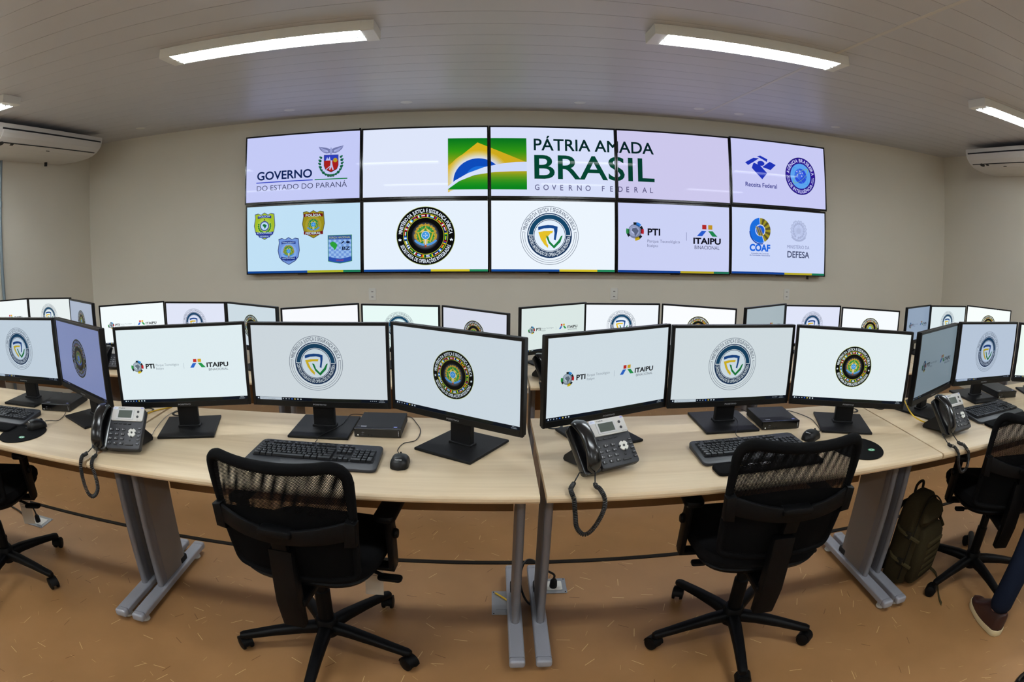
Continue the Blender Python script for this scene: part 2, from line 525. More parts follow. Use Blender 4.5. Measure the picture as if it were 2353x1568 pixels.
FLAGC = [((0, 150, 60), (250, 215, 0), (0, 40, 130)), ((200, 20, 40), (255, 255, 255), (200, 20, 40)), ((40, 120, 220), (255, 255, 255), (40, 120, 220)), ((250, 210, 0), (0, 60, 160), (200, 20, 40)),
         ((255, 255, 255), (20, 60, 160), (255, 255, 255)), ((20, 40, 130), (240, 240, 240), (200, 20, 40)), ((0, 120, 70), (255, 255, 255), (200, 30, 40)), ((230, 60, 40), (250, 200, 30), (0, 120, 60)), ((90, 190, 230), (255, 255, 255), (250, 210, 60))]
def arms(A, cx, cz, R, b, pale=False):
    """national arms: starburst, wreath, five-pointed star, blue disc, ribbon"""
    if pale:
        g = [(222, 223, 228), (232, 233, 238), (212, 213, 220), (240, 241, 245)]
        A.star(cx, cz + 0.05 * R, R, g[0], b, 0.86, 18)
        A.star(cx, cz + 0.05 * R, 0.86 * R, g[3], b + 1, 0.86, 18)
        for k in range(16):
            a = math.radians(-70 + 320 * k / 15 - 20)
            A.disc(cx + 0.62 * R * math.cos(a), cz + 0.05 * R + 0.66 * R * math.sin(a), 0.12 * R, g[2], b + 2, 10)
        A.star(cx, cz + 0.08 * R, 0.62 * R, g[1], b + 3, 0.5)
        A.disc(cx, cz + 0.02 * R, 0.27 * R, g[0], b + 4, 20)
        A.ring(cx, cz + 0.2 * R, 1.0 * R, 1.16 * R, g[2], b + 4, 222, 318, 16)
        return
    A.star(cx, cz + 0.08 * R, 0.92 * R, (205, 160, 50), b, 0.87, 20)
    A.star(cx, cz + 0.08 * R, 0.74 * R, (236, 208, 110), b + 1, 0.9, 20)
    for k in range(18):
        a = math.radians(-62 + 304 * k / 17)
        A.disc(cx + 0.6 * R * math.cos(a), cz + 0.06 * R + 0.62 * R * math.sin(a), 0.13 * R, (46, 140, 62) if k % 2 else (80, 165, 70), b + 2, 10)
    A.star(cx, cz + 0.06 * R, 0.7 * R, (225, 185, 50), b + 3, 0.48)
    A.star(cx, cz + 0.06 * R, 0.56 * R, (60, 150, 60), b + 4, 0.5)
    A.disc(cx, cz + 0.04 * R, 0.34 * R, (235, 235, 240), b + 5, 24)
    A.disc(cx, cz + 0.04 * R, 0.30 * R, (70, 160, 225), b + 6, 24)
    for dx, dz in ((0, .15), (-.12, 0), (.12, .02), (0, -.1), (.03, .03)):
        A.star(cx + dx * R, cz + dz * R + .03 * R, 0.05 * R, (255, 255, 255), b + 7)
    A.rect(cx - 0.035 * R, cx + 0.035 * R, cz - 0.86 * R, cz - 0.3 * R, (225, 225, 230), b + 5)
    A.ring(cx, cz + 0.42 * R, 1.05 * R, 1.22 * R, (90, 160, 225), b + 6, 222, 265, 12)
    A.ring(cx, cz + 0.42 * R, 1.05 * R, 1.22 * R, (90, 160, 225), b + 6, 275, 318, 12)
    A.rect(cx - 0.05 * R, cx + 0.05 * R, cz - 0.9 * R, cz - 0.72 * R, (190, 60, 50), b + 7)

def seal_black(A, cx, cz, R):
    A.disc(cx, cz, R, (200, 205, 120), 1, 72)
    A.disc(cx, cz, 0.985 * R, (8, 8, 8), 2, 72)
    A.ring(cx, cz, 0.745 * R, 0.765 * R, (190, 190, 60), 3)
    A.ring(cx, cz, 0.615 * R, 0.635 * R, (190, 190, 60), 3)
    A.arc('MINISTÉRIO DA JUSTIÇA E SEGURANÇA PÚBLICA', cx, cz, 0.80 * R, 0.125 * R, 90, 172, (255, 255, 255), 4, 0.02)
    A.arc('SECRETARIA DE OPERAÇÕES INTEGRADAS', cx, cz, 0.925 * R, 0.125 * R, 270, 138, (255, 255, 255), 4, 0.02, True)
    A.star(cx - 0.875 * R, cz - 0.13 * R, 0.06 * R, (255, 255, 255), 4)
    A.star(cx + 0.875 * R, cz - 0.13 * R, 0.06 * R, (255, 255, 255), 4)
    n = 28
    for k in range(n):
        c = FLAGC[(k * 5 + k // 3) % len(FLAGC)]
        a0 = 360.0 * k / n + 1.2; a1 = 360.0 * (k + 1) / n - 1.2
        if k % 2:
            for q in range(3):
                A.ring(cx, cz, (0.65 + 0.028 * q) * R, (0.65 + 0.028 * (q + 1)) * R, c[q], 4, a0, a1, 2)
        else:
            for q in range(3):
                A.ring(cx, cz, 0.65 * R, 0.734 * R, c[q], 4, a0 + (a1 - a0) * q / 3, a0 + (a1 - a0) * (q + 1) / 3, 1)
    for i, (r, v) in enumerate(((0.47, 38), (0.44, 62), (0.41, 90))):
        A.disc(cx, cz, r * R, (v, v, v + 4), 3 + i, 32)
    arms(A, cx, cz, 0.43 * R, 6)

def seal_blue(A, cx, cz, R, tone=1.0):
    navy = (26, 58, 96); grey = (96, 104, 122); teal = (22, 72, 104)
    A.ring(cx, cz, 0.985 * R, 1.0 * R, grey, 1)
    A.ring(cx, cz, 0.915 * R, 0.928 * R, grey, 1, 172, 368, 48)
    A.ring(cx, cz, 0.845 * R, 0.858 * R, grey, 1, 172, 368, 48)
    A.rect(cx - 0.93 * R, cx - 0.86 * R, cz + 0.11 * R, cz + 0.125 * R, grey, 1)
    A.rect(cx + 0.86 * R, cx + 0.93 * R, cz + 0.11 * R, cz + 0.125 * R, grey, 1)
    A.arc('MINISTÉRIO DA JUSTIÇA E SEGURANÇA PÚBLICA', cx, cz, 0.82 * R, 0.13 * R, 90, 156, grey, 1, 0.012)
    A.ring(cx, cz, 0.735 * R, 0.77 * R, navy, 1)
    A.ring(cx, cz, 0.565 * R, 0.715 * R, teal, 1, 2, 178, 48)
    A.ring(cx, cz, 0.56 * R, 0.74 * R, (24, 50, 82), 2, 180, 360, 48)
    A.arc('CENTRO INTEGRADO DE OPERAÇÕES DE FRONTEIRA', cx, cz, 0.715 * R, 0.12 * R, 270, 176, (245, 248, 250), 3, 0.015, True)
    A.ring(cx, cz, 0.525 * R, 0.545 * R, navy, 2)
    A.disc(cx, cz, 0.525 * R, (246, 251, 255), 1, 48)
    def S(pts, col):
        A.poly([(cx + (x - 303) / 218.0 * R, cz - (y - 597) / 218.0 * R) for x, y in pts], col, 3)
    S([(217, 558), (217, 534), (250, 524), (290, 519), (330, 521), (363, 531), (361, 565), (348, 633), (334, 627), (343, 580), (342, 547), (310, 541), (260, 545)], (24, 74, 140))
    S([(218, 573), (260, 564), (328, 562), (322, 580), (280, 580), (243, 589), (262, 635), (292, 668), (290, 690), (262, 664), (236, 625)], (246, 200, 40))
    S([(273, 597), (291, 602), (304, 640), (334, 671), (368, 634), (388, 600), (401, 596), (384, 645), (336, 694), (296, 655)], (24, 132, 62))

def globe(A, cx, cz, R, b=1):
    A.disc(cx, cz, 0.80 * R, (150, 156, 164), b, 32)
    A.disc(cx - 0.1 * R, cz + 0.06 * R, 0.62 * R, (186, 192, 200), b + 1, 28)
    A.disc(cx - 0.12 * R, cz + 0.08 * R, 0.34 * R, (226, 232, 238), b + 2, 24)
    A.poly([(cx - .3 * R, cz + .35 * R), (cx + .15 * R, cz + .4 * R), (cx + .42 * R, cz + .05 * R), (cx + .2 * R, cz - .3 * R), (cx, cz - .6 * R), (cx - .08 * R, cz - .2 * R), (cx - .4 * R, cz + .1 * R)], (112, 120, 130), b + 3)
    for a, c in ((62, (60, 150, 220)), (0, (224, 40, 46)), (-72, (240, 200, 30)), (180, (60, 170, 80))):
        A.ring(cx, cz, 0.72 * R, 1.0 * R, (30, 40, 40), b + 3, a + 16, a + 40, 6)
        A.ring(cx, cz, 0.66 * R, 1.04 * R, c, b + 4, a - 17, a + 17, 6)
        A.ring(cx, cz, 0.66 * R, 0.8 * R, tuple(int(v * .7) for v in c), b + 5, a - 17, a + 17, 6)
def blocks(A, pts, b=1):
    for p, c in zip(pts, ((222, 50, 40), (240, 180, 40), (50, 110, 210), (40, 160, 80))): A.poly(p, c, b)

# ---- the ten wall screens share one wall-sized picture
WA = Art()
NB = (22, 46, 88)
WA.group = 'state_lettering'
WA.fit('GOVERNO', -2.937, -2.345, 1.990, 2.076, NB, 1, 0.022)
WA.rect(-2.946, -2.338, 1.960, 1.970, (70, 90, 200), 1); WA.rect(-2.318, -1.984, 1.960, 1.970, (30, 160, 70), 1)
WA.fit('DO ESTADO DO PARANÁ', -2.939, -1.988, 1.882, 1.933, (70, 74, 96), 1, -0.004)
WA.group = 'state_crest'
# state arms
WA.poly([(-2.224, 2.208), (-2.076, 2.206), (-2.075, 2.10), (-2.090, 2.06), (-2.149, 2.030), (-2.208, 2.06), (-2.224, 2.10)], (60, 40, 40), 1)
WA.poly([(-2.220, 2.150), (-2.079, 2.150), (-2.079, 2.10), (-2.094, 2.064), (-2.149, 2.036), (-2.204, 2.064), (-2.220, 2.10)], (216, 40, 30), 2)
WA.rect(-2.220, -2.079, 2.150, 2.204, (60, 80, 190), 2)
WA.poly([(-2.205, 2.150), (-2.19, 2.186), (-2.18, 2.16), (-2.165, 2.19), (-2.155, 2.15)], (240, 244, 250), 3)
WA.disc(-2.108, 2.152, 0.022, (240, 190, 40), 3, 16)
WA.poly([(-2.155, 2.135), (-2.140, 2.135), (-2.134, 2.10), (-2.122, 2.055), (-2.136, 2.055), (-2.145, 2.085), (-2.158, 2.055), (-2.170, 2.06), (-2.158, 2.10)], (250, 240, 235), 4)
WA.disc(-2.147, 2.142, 0.010, (250, 240, 235), 4, 10)
WA.poly([(-2.205, 2.062), (-2.150, 2.105), (-2.146, 2.100), (-2.200, 2.056)], (250, 240, 235), 5)
for sgn in (-1, 1):
    for k in range(9):
        t = k / 8.0
        a = math.radians(-92 + 118 * t)
        x = -2.152 + sgn * 0.112 * math.cos(a); z = 2.125 + 0.128 * math.sin(a)
        WA.disc(x, z, 0.015 if k % 2 else 0.012, (22, 110, 62), 2, 8)
        WA.disc(x + sgn * 0.011, z + 0.008, 0.009, (40, 140, 80), 3, 8)
    WA.poly([(-2.152, 2.262), (-2.152 + sgn * 0.05, 2.280), (-2.152 + sgn * 0.128, 2.295), (-2.152 + sgn * 0.112, 2.262), (-2.152 + sgn * 0.08, 2.235), (-2.152 + sgn * 0.045, 2.222), (-2.152, 2.228)], (150, 154, 176), 2)
    for k in range(4):
        WA.poly([(-2.152 + sgn * 0.03, 2.25 - .004 * k), (-2.152 + sgn * (0.12 - .012 * k), 2.288 - .014 * k), (-2.152 + sgn * (0.116 - .012 * k), 2.282 - .014 * k), (-2.152 + sgn * 0.03, 2.245 - .004 * k)], (222, 224, 238), 3)
WA.poly([(-2.166, 2.255), (-2.152, 2.285), (-2.138, 2.255), (-2.142, 2.215), (-2.152, 2.205), (-2.162, 2.215)], (196, 200, 216), 4)
WA.rect(-2.185, -2.119, 1.992, 2.000, (120, 110, 90), 2)
WA.group = 'flag_mark'
# federal flag mark
def band(z0, z1, c0, c1, n=14):
    for k in range(n):
        f = (k + .5) / n
        WA.rect(-1.006, -0.258, z0 + (z1 - z0) * k / n, z0 + (z1 - z0) * (k + 1) / n, tuple(c0[i] + (c1[i] - c0[i]) * f for i in range(3)), 1)
band(1.829, 1.92, (10, 150, 30), (60, 190, 20)); band(1.92, 2.06, (60, 190, 20), (236, 190, 30)); band(2.06, 2.20, (210, 180, 20), (60, 170, 20)); band(2.20, 2.328, (60, 170, 20), (6, 130, 30))
D0 = [(-0.724, 2.285), (-0.262, 2.095), (-0.262, 2.0), (-1.004, 1.833), (-1.006, 2.058)]
WA.poly(D0, (246, 196, 30), 2)
def arcband(k, col, layer):
    pts = []
    for i in range(25):
        a = math.radians(200 - 165 * i / 24)
        pts.append((max(-1.006, -0.716 + (0.235 + k) * math.cos(a) * 1.02), 1.905 + (0.225 + k) * math.sin(a)))
    WA.poly(pts, col, layer)
for i, k in enumerate((0.075, 0.062, 0.05, 0.038, 0.026, 0.014)):
    arcband(k, (250, 205 + 8 * i, 60 + 34 * i), 3 + i)
arcband(0.0, (16, 84, 190), 9); 
WA.disc(-0.70, 1.955, 0.13, (30, 120, 220), 10, 32, 0.10)
up_ = [(-1.007, 1.862), (-0.939, 1.916), (-0.82, 1.985), (-0.66, 2.045), (-0.496, 2.079), (-0.36, 2.095), (-0.258, 2.098)]
lo_ = [(-0.258, 2.007), (-0.40, 2.004), (-0.56, 1.997), (-0.754, 1.968), (-0.90, 1.910), (-1.007, 1.833)]
WA.poly(up_ + lo_, (246, 250, 255), 12)
v_ = lo_[::-1] + [(-0.258, 1.829), (-1.007, 1.829)]
n_ = 12
for k in range(n_):
    z0 = 1.829 + (2.007 - 1.829) * k / n_; z1 = 1.829 + (2.007 - 1.829) * (k + 1) / n_
    def edge(z):
        P = lo_[::-1]
        for (xa, za), (xb, zb) in zip(P, P[1:]):
            if za <= z <= zb: return xa + (xb - xa) * (z - za) / max(zb - za, 1e-6)
        return P[0][0] if z < P[0][1] else -0.258
    f = k / n_
    WA.poly([(edge(z0), z0), (-0.258, z0), (-0.258, z1), (edge(z1), z1)], (10 + 220 * f ** 1.6, 150 + 40 * f, 30), 11)
WA.group = 'green_lettering'
DG = (6, 66, 44)
WA.fit('PÁTRIA AMADA', -0.188, 1.003, 2.211, 2.326, (8, 48, 40), 1, 0.012)
WA.fit('BRASIL', -0.186, 1.005, 1.935, 2.166, (4, 78, 50), 1, 0.010)
WA.spaced('GOVERNO FEDERAL', -0.183, 1.018, 1.826, 1.879, (116, 112, 140), 1, 0.012)
WA.group = 'angular_logo'
# round logos of the upper right screen
RB = (40, 66, 190)
def P4(pts): return [(1.867 + (x - 1640 - 215 / 4.9) * 0 + x, z) for x, z in pts]
s_ = 0.00355 / 4.9 * 1.36
def rf(pts, col, layer):            # pixel outline of the mark, laid out on the wall
    WA.poly([(2.022 + (x - 357) / (700 - 357) * 0.379, 2.265 - (y - 206) / (478 - 206) * 0.250 - (x - 357) / 343 * -0.028) for x, y in pts], col, layer)
rf([(357, 284), (450, 232), (512, 238), (440, 285), (388, 316)], RB, 1)
rf([(492, 216), (528, 206), (606, 248), (600, 280), (560, 254)], RB, 1)
rf([(545, 338), (632, 276), (700, 314), (638, 372)], RB, 1)
rf([(452, 288), (520, 318), (598, 408), (540, 478), (428, 348), (440, 310)], RB, 1)
WA.disc(2.215, 2.197, 0.044, RB, 1, 24, 0.026)
WA.fit('Receita Federal', 2.018, 2.407, 1.945, 1.990, (52, 52, 140), 1, 0.012)
WA.group = 'round_purple_seal'
cx, cz, R = 2.722, 2.103, 0.201
WA.disc(cx, cz, R, (60, 30, 150), 1, 64); WA.ring(cx, cz, 0.97 * R, R, (40, 50, 110), 2)
WA.disc(cx, cz, 0.70 * R, (40, 40, 130), 2, 48); WA.disc(cx, cz, 0.67 * R, (120, 205, 250), 3, 48)
WA.disc(cx, cz, 0.40 * R, (60, 100, 225), 4, 40)
WA.disc(cx - .02, cz + .02, 0.25 * R, (80, 130, 235), 5, 32)
for dx, dz in ((-.06, .045), (-.01, .055), (.03, .03), (-.05, .0), (.02, -.01), (-.005, .025)): WA.disc(cx + dx * .8, cz + dz * .8 + .01, 0.008, (245, 245, 255), 6, 10)
def orbit(rot, col):
    v = []; f = []; n = 40
    for k in range(n + 1):
        a = 2 * PI * k / n
        for q in (0.58, 0.63):
            x = q * R * math.cos(a); z = 0.33 * q * R * math.sin(a)
            v.append((cx + x * math.cos(rot) - z * math.sin(rot), cz + x * math.sin(rot) + z * math.cos(rot)))
    for k in range(n): f.append((2 * k, 2 * k + 1, 2 * k + 3, 2 * k + 2))
    WA.add(v, f, col, 7)
orbit(0.65, (170, 225, 130)); orbit(-0.75, (90, 200, 240))
WA.arc('AGÊNCIA BRASILEIRA', cx, cz, 0.745 * R, 0.18 * R, 90, 168, (250, 250, 255), 3, 0.03)
WA.arc('DE INTELIGÊNCIA', cx, cz, 0.925 * R, 0.18 * R, 270, 122, (250, 250, 255), 3, 0.03, True)
for sgn in (-1, 1):
    for k in range(9):
        a = math.radians(270 + sgn * (66 + 2.5 * k)); rr = (0.79 if k % 2 else 0.88) * R
        WA.disc(cx + rr * math.cos(a), cz + rr * math.sin(a), 0.0055, (245, 245, 255), 3, 8)
# lower row
def shield(cx, cz, w, h, c0, c1, edge):
    o = [(-.46, .44), (-.30, .47), (-.16, .42), (0, .5), (.16, .42), (.30, .47), (.46, .44), (.44, .30), (.5, .02), (.44, -.22), (.30, -.36), (.12, -.42), (0, -.5), (-.12, -.42), (-.30, -.36), (-.44, -.22), (-.5, .02), (-.44, .30)]
    WA.poly([(cx + x * w, cz + z * h) for x, z in o], edge, 1)
    WA.poly([(cx + x * w * .94, cz + z * h * .95) for x, z in o], c0, 2)
    WA.disc(cx, cz - .01, w * .36, c1, 3, 32)
def ribbon(cx, z, w, h, c, bend=0.01):
    pts = [(cx - w / 2 + w * k / 8, z + bend * (1 - (k / 4 - 1) ** 2)) for k in range(9)]
    WA.poly(pts + [(x, y + h) for x, y in pts[::-1]], c, 8)
WA.group = 'police_shield_yellow_green'
shield(-2.863, 1.524, 0.236, 0.278, (214, 214, 40), (226, 226, 70), (90, 90, 130))
ribbon(-2.863, 1.600, 0.15, 0.026, (50, 56, 140), .008); WA.fit('POLÍCIA', -2.925, -2.800, 1.612, 1.630, (235, 235, 250), 9, .02)
WA.disc(-2.863, 1.525, .050, (245, 245, 250), 4, 24); WA.ring(-2.863, 1.525, .040, .050, (70, 70, 160), 5)
WA.poly([(-2.885, 1.530), (-2.872, 1.548), (-2.855, 1.543), (-2.838, 1.530), (-2.848, 1.512), (-2.862, 1.497), (-2.868, 1.515)], (30, 130, 60), 6)
WA.poly([(-2.873, 1.582), (-2.863, 1.602), (-2.853, 1.582)], (170, 60, 30), 6)
for sgn in (-1, 1):
    for k in range(6):
        a = math.radians(270 + sgn * (20 + 17 * k)); WA.disc(-2.863 + .066 * math.cos(a), 1.525 + .066 * math.sin(a), .010, (50, 140, 50), 5, 8)
ribbon(-2.863, 1.438, 0.19, 0.030, (50, 56, 150), -.010); WA.fit('RODOVIÁRIA', -2.945, -2.781, 1.445, 1.462, (235, 235, 250), 9, .02)
ribbon(-2.863, 1.410, 0.12, 0.022, (60, 70, 160), -.006); WA.fit('FEDERAL', -2.912, -2.814, 1.413, 1.427, (225, 225, 245), 9, .02)
WA.group = 'police_shield_gold'
shield(-2.338, 1.525, 0.236, 0.280, (204, 160, 30), (222, 178, 50), (110, 90, 60))
ribbon(-2.338, 1.598, 0.20, 0.030, (150, 30, 24), .008); WA.fit('POLÍCIA', -2.418, -2.258, 1.602, 1.626, (250, 245, 235), 9, .03)
arms(WA, -2.338, 1.520, 0.072, 4)
ribbon(-2.338, 1.426, 0.20, 0.032, (150, 30, 24), -.010); WA.fit('FEDERAL', -2.420, -2.256, 1.424, 1.448, (250, 245, 235), 9, .03)
WA.group = 'police_shield_blue'
shield(-2.602, 1.266, 0.236, 0.278, (150, 168, 226), (172, 190, 236), (60, 64, 110))
ribbon(-2.602, 1.334, 0.15, 0.026, (30, 44, 130), .008); WA.fit('DEPARTAMENTO', -2.668, -2.536, 1.345, 1.358, (225, 230, 250), 9, .01)
arms(WA, -2.602, 1.262, 0.066, 4)
ribbon(-2.602, 1.180, 0.16, 0.030, (30, 44, 130), -.008); WA.fit('PENITENCIÁRIO', -2.670, -2.534, 1.185, 1.200, (225, 230, 250), 9, .01); WA.fit('NACIONAL', -2.645, -2.559, 1.164, 1.176, (40, 50, 130), 9, .02)
WA.group = 'square_shield'
fx0, fx1 = -2.190, -1.945
WA.poly([(fx0, 1.412), (fx1, 1.413), (fx1, 1.155), (-2.02, 1.140), (-2.067, 1.133), (-2.12, 1.140), (fx0, 1.155)], (70, 150, 90), 1)
WA.poly([(fx0 + .006, 1.406), (fx1 - .006, 1.407), (fx1 - .006, 1.160), (-2.02, 1.146), (-2.067, 1.140), (-2.12, 1.146), (fx0 + .006, 1.160)], (150, 172, 226), 2)
WA.rect(fx0 + .006, fx1 - .006, 1.370, 1.407, (70, 96, 170), 3); WA.fit('FORÇA NACIONAL', fx0 + .014, fx1 - .014, 1.378, 1.397, (220, 200, 120), 4, .02)
for i in range(9):
    for j in range(8):
        if (i + j) % 2: WA.rect(fx0 + .008 + i * .0255, fx0 + .0335 + i * .0255, 1.186 + j * .0225, 1.2085 + j * .0225, (200, 214, 244), 3)
WA.poly([(fx0 + .02, 1.335), (fx0 + .05, 1.350), (fx0 + .08, 1.336), (fx0 + .098, 1.315), (fx0 + .088, 1.290), (fx0 + .070, 1.262), (fx0 + .058, 1.285), (fx0 + .03, 1.308)], (60, 180, 60), 5)
WA.fit('BZ', fx0 + .145, fx1 - .02, 1.265, 1.298, (20, 30, 60), 5, .03)
WA.poly([(fx0 + .13, 1.33), (fx0 + .165, 1.355), (fx0 + .17, 1.345), (fx0 + .14, 1.325)], (20, 30, 60), 5); WA.star(fx1 - .04, 1.34, .020, (20, 30, 60), 5, .5, 6)
WA.poly([(fx0 + .006, 1.200), (-2.067, 1.178), (fx1 - .006, 1.200), (fx1 - .006, 1.160), (-2.02, 1.146), (-2.067, 1.140), (-2.12, 1.146), (fx0 + .006, 1.160)], (60, 90, 180), 6)
WA.fit('SENASP', -2.105, -2.03, 1.158, 1.172, (220, 60, 60), 7, .01)
WA.group = 'round_black_seal'
seal_black(WA, -1.2245, 1.3895, 0.282)
WA.group = 'round_blue_seal'
seal_blue(WA, -0.041, 1.3925, 0.280)
WA.group = 'globe_logo'
globe(WA, 0.804, 1.448, 0.088)
WA.fit('PTI', 0.934, 1.066, 1.412, 1.480, (16, 18, 26), 1, .03)
WA.fit('Parque Tecnológico', 0.932, 1.275, 1.343, 1.371, (130, 132, 150), 1, -.004); WA.fit('Itaipu', 0.932, 1.041, 1.300, 1.328, (130, 132, 150), 1, -.004)
WA.group = 'block_logo'
WA.group = 'divider_line'
WA.rect(1.345, 1.349, 1.371, 1.453, (130, 132, 160), 1)
WA.group = 'block_logo'
blocks(WA, ([(1.521, 1.490), (1.568, 1.490), (1.568, 1.534), (1.521, 1.534)], [(1.588, 1.490), (1.635, 1.490), (1.635, 1.534), (1.588, 1.534)], [(1.462, 1.420), (1.520, 1.420), (1.568, 1.474), (1.515, 1.474)], [(1.588, 1.474), (1.638, 1.474), (1.693, 1.420), (1.635, 1.420)]))
WA.fit('ITAIPU', 1.423, 1.732, 1.341, 1.404, (14, 14, 24), 1, .035)
WA.fit('BINACIONAL', 1.438, 1.716, 1.290, 1.325, (70, 72, 96), 1, -.002)
WA.group = 'ring_logo'
# ring logo in blue and yellow stripes
cx, cz = 2.203, 1.498
WA.ring(cx, cz, .062, .130, (36, 130, 226), 1, 95, 290, 40)
WA.ring(cx, cz - .012, .122, .134, (20, 80, 170), 2, 180, 285, 24)
for k in range(11):
    WA.ring(cx, cz, .062, .128, (196, 172, 40) if k % 2 == 0 else (110, 96, 40), 1, -65 + 14.2 * k, -65 + 14.2 * (k + 1), 4)
WA.disc(cx, cz, .052, (36, 110, 220), 2, 28)
for k in range(5):
    WA.poly([(cx - .060 + .014 * k, cz + .045 - .004 * k), (cx - .050 + .014 * k, cz + .045 - .006 * k), (cx - .010 + .012 * k, cz - .055), (cx - .022 + .012 * k, cz - .055)], (200, 176, 50) if k % 2 == 0 else (120, 100, 40), 3)
WA.fit('COAF', 2.073, 2.328, 1.281, 1.355, (30, 120, 226), 1, .045)
WA.fit('Conselho de Controle', 2.092, 2.309, 1.253, 1.265, (60, 90, 160), 1, .01); WA.fit('de Atividades Financeiras', 2.074, 2.326, 1.234, 1.246, (60, 90, 160), 1, .01)
WA.group = 'grey_arms'
arms(WA, 2.698, 1.512, .115, 1, True)
WA.fit('MINISTÉRIO DA', 2.547, 2.844, 1.326, 1.360, (150, 152, 174), 1, -.002)
WA.fit('DEFESA', 2.550, 2.846, 1.229, 1.297, (92, 96, 116), 1, .02)
WA.group = 'colour_bar'
for c in range(5):
    x0 = (c - 2.5) * U + .017; x1 = x0 + U - .034; w = x1 - x0
    WA.rect(x0, x0 + w * .545, 1.040, 1.069, (24, 78, 150), 20); WA.rect(x0 + w * .545, x0 + w * .855, 1.040, 1.069, (228, 200, 40), 20); WA.rect(x0 + w * .855, x1, 1.040, 1.069, (40, 140, 90), 20)

TVL = {(0, 0): 'upper left corner wall screen with a state crest and dark blue lettering',
       (1, 0): 'upper row wall screen, second from left, mostly blank, half a flag at right',
       (2, 0): 'middle wall screen of the upper row with large green lettering beside the flag mark',
       (3, 0): 'upper row wall screen, fourth from left, with the last green letters at its left edge',
       (4, 0): 'upper right corner wall screen with angular blue logo and round purple seal',
       (0, 1): 'lower left corner wall screen showing four police shields',
       (1, 1): 'lower row wall screen showing the large round black seal',
       (2, 1): 'middle wall screen of the lower row showing the round blue and white seal',
       (3, 1): 'lower row wall screen with a small globe logo and four coloured blocks',
       (4, 1): 'lower right corner wall screen with a blue and yellow ring logo and faint grey arms'}
TVC = {(0, 0): (0.552, 0.591, 0.922), (1, 0): (0.730, 0.791, 0.956), (2, 0): (0.672, 0.730, 0.947), (3, 0): (0.604, 0.578, 0.839), (4, 0): (0.578, 0.591, 0.905), (0, 1): (0.527, 0.745, 0.913), (1, 1): (0.791, 0.880, 0.982), (2, 1): (0.839, 0.913, 0.991), (3, 1): (0.597, 0.638, 0.913), (4, 1): (0.604, 0.680, 0.939)}
def wall_screen(c, r):
    cx = (c - 2) * U; cz = 2.098 if r == 0 else 1.390
    sz0, sz1 = ((1.768, 2.436) if r == 0 else (1.048, 1.723))
    dz = 0.009 if c == 4 else 0.0
    t = thing('wall_screen', TVL[(c, r)], 'screen', (cx, 0.0, cz + dz), 0, 'screens of the video wall')
    t.rotation_euler = (math.radians(-2.2), 0, 0)
    lx0, lx1, lz0, lz1 = -.598, .598, sz0 - cz, sz1 - cz
    ox, oz0, oz1 = .612, (1.7465 if r == 0 else 1.0365) - cz, (2.4515 if r == 0 else 1.7415) - cz
    f = MB()
    f.box(-ox, lx0, -.003, .03, oz0, oz1, .002); f.box(lx1, ox, -.003, .03, oz0, oz1, .002)
    f.box(lx0, lx1, -.003, .03, oz0, lz0, .002); f.box(lx0, lx1, -.003, .03, lz1, oz1, .002)
    f.build('bezel', 'gloss', t)
    MB().box(-ox + .004, ox - .004, .012, .062, oz0 + .004, oz1 - .004, .006).build('back_cover', 'blackmat', t)
    for sx in (-.25, .25): MB().box(sx - .02, sx + .02, .062, .084, -.2, .2).build('wall_bracket', 'blackmat', t)
    s = MB().grid(lambda u, v: (lx0 + (lx1 - lx0) * u, .0032, lz0 + (lz1 - lz0) * v), 1, 1).build('display_panel', 'tvscreen', t)
    s.color = TVC[(c, r)] + (1,)
    for g in dict.fromkeys(WA.names.values()):
        me = WA.mesh(g, 0.00025, (cx + lx0, cx + lx1, cz + lz0, cz + lz1), (cx, cz), 'tvart', only=g)
        if me:
            a = put(g, me, s, (0, .0025, 0))
            a.color = TVC[(c, r)] + (1,)
    if r == 1:
        MB().box(-.05, .05, .004, .02, oz0 - .006, oz0 + .002, .002).build('sensor_strip', 'gloss', t)
        if c == 4: MB().box(.38, .395, .02, .05, oz0 - .035, oz0 + .002, .002).build('mount_tab', 'gloss', t)
    elif c == 0:
        MB().box(.585, .598, .03, .05, oz1 - .004, oz1 + .018, .002).build('mount_tab', 'blackmat', t)

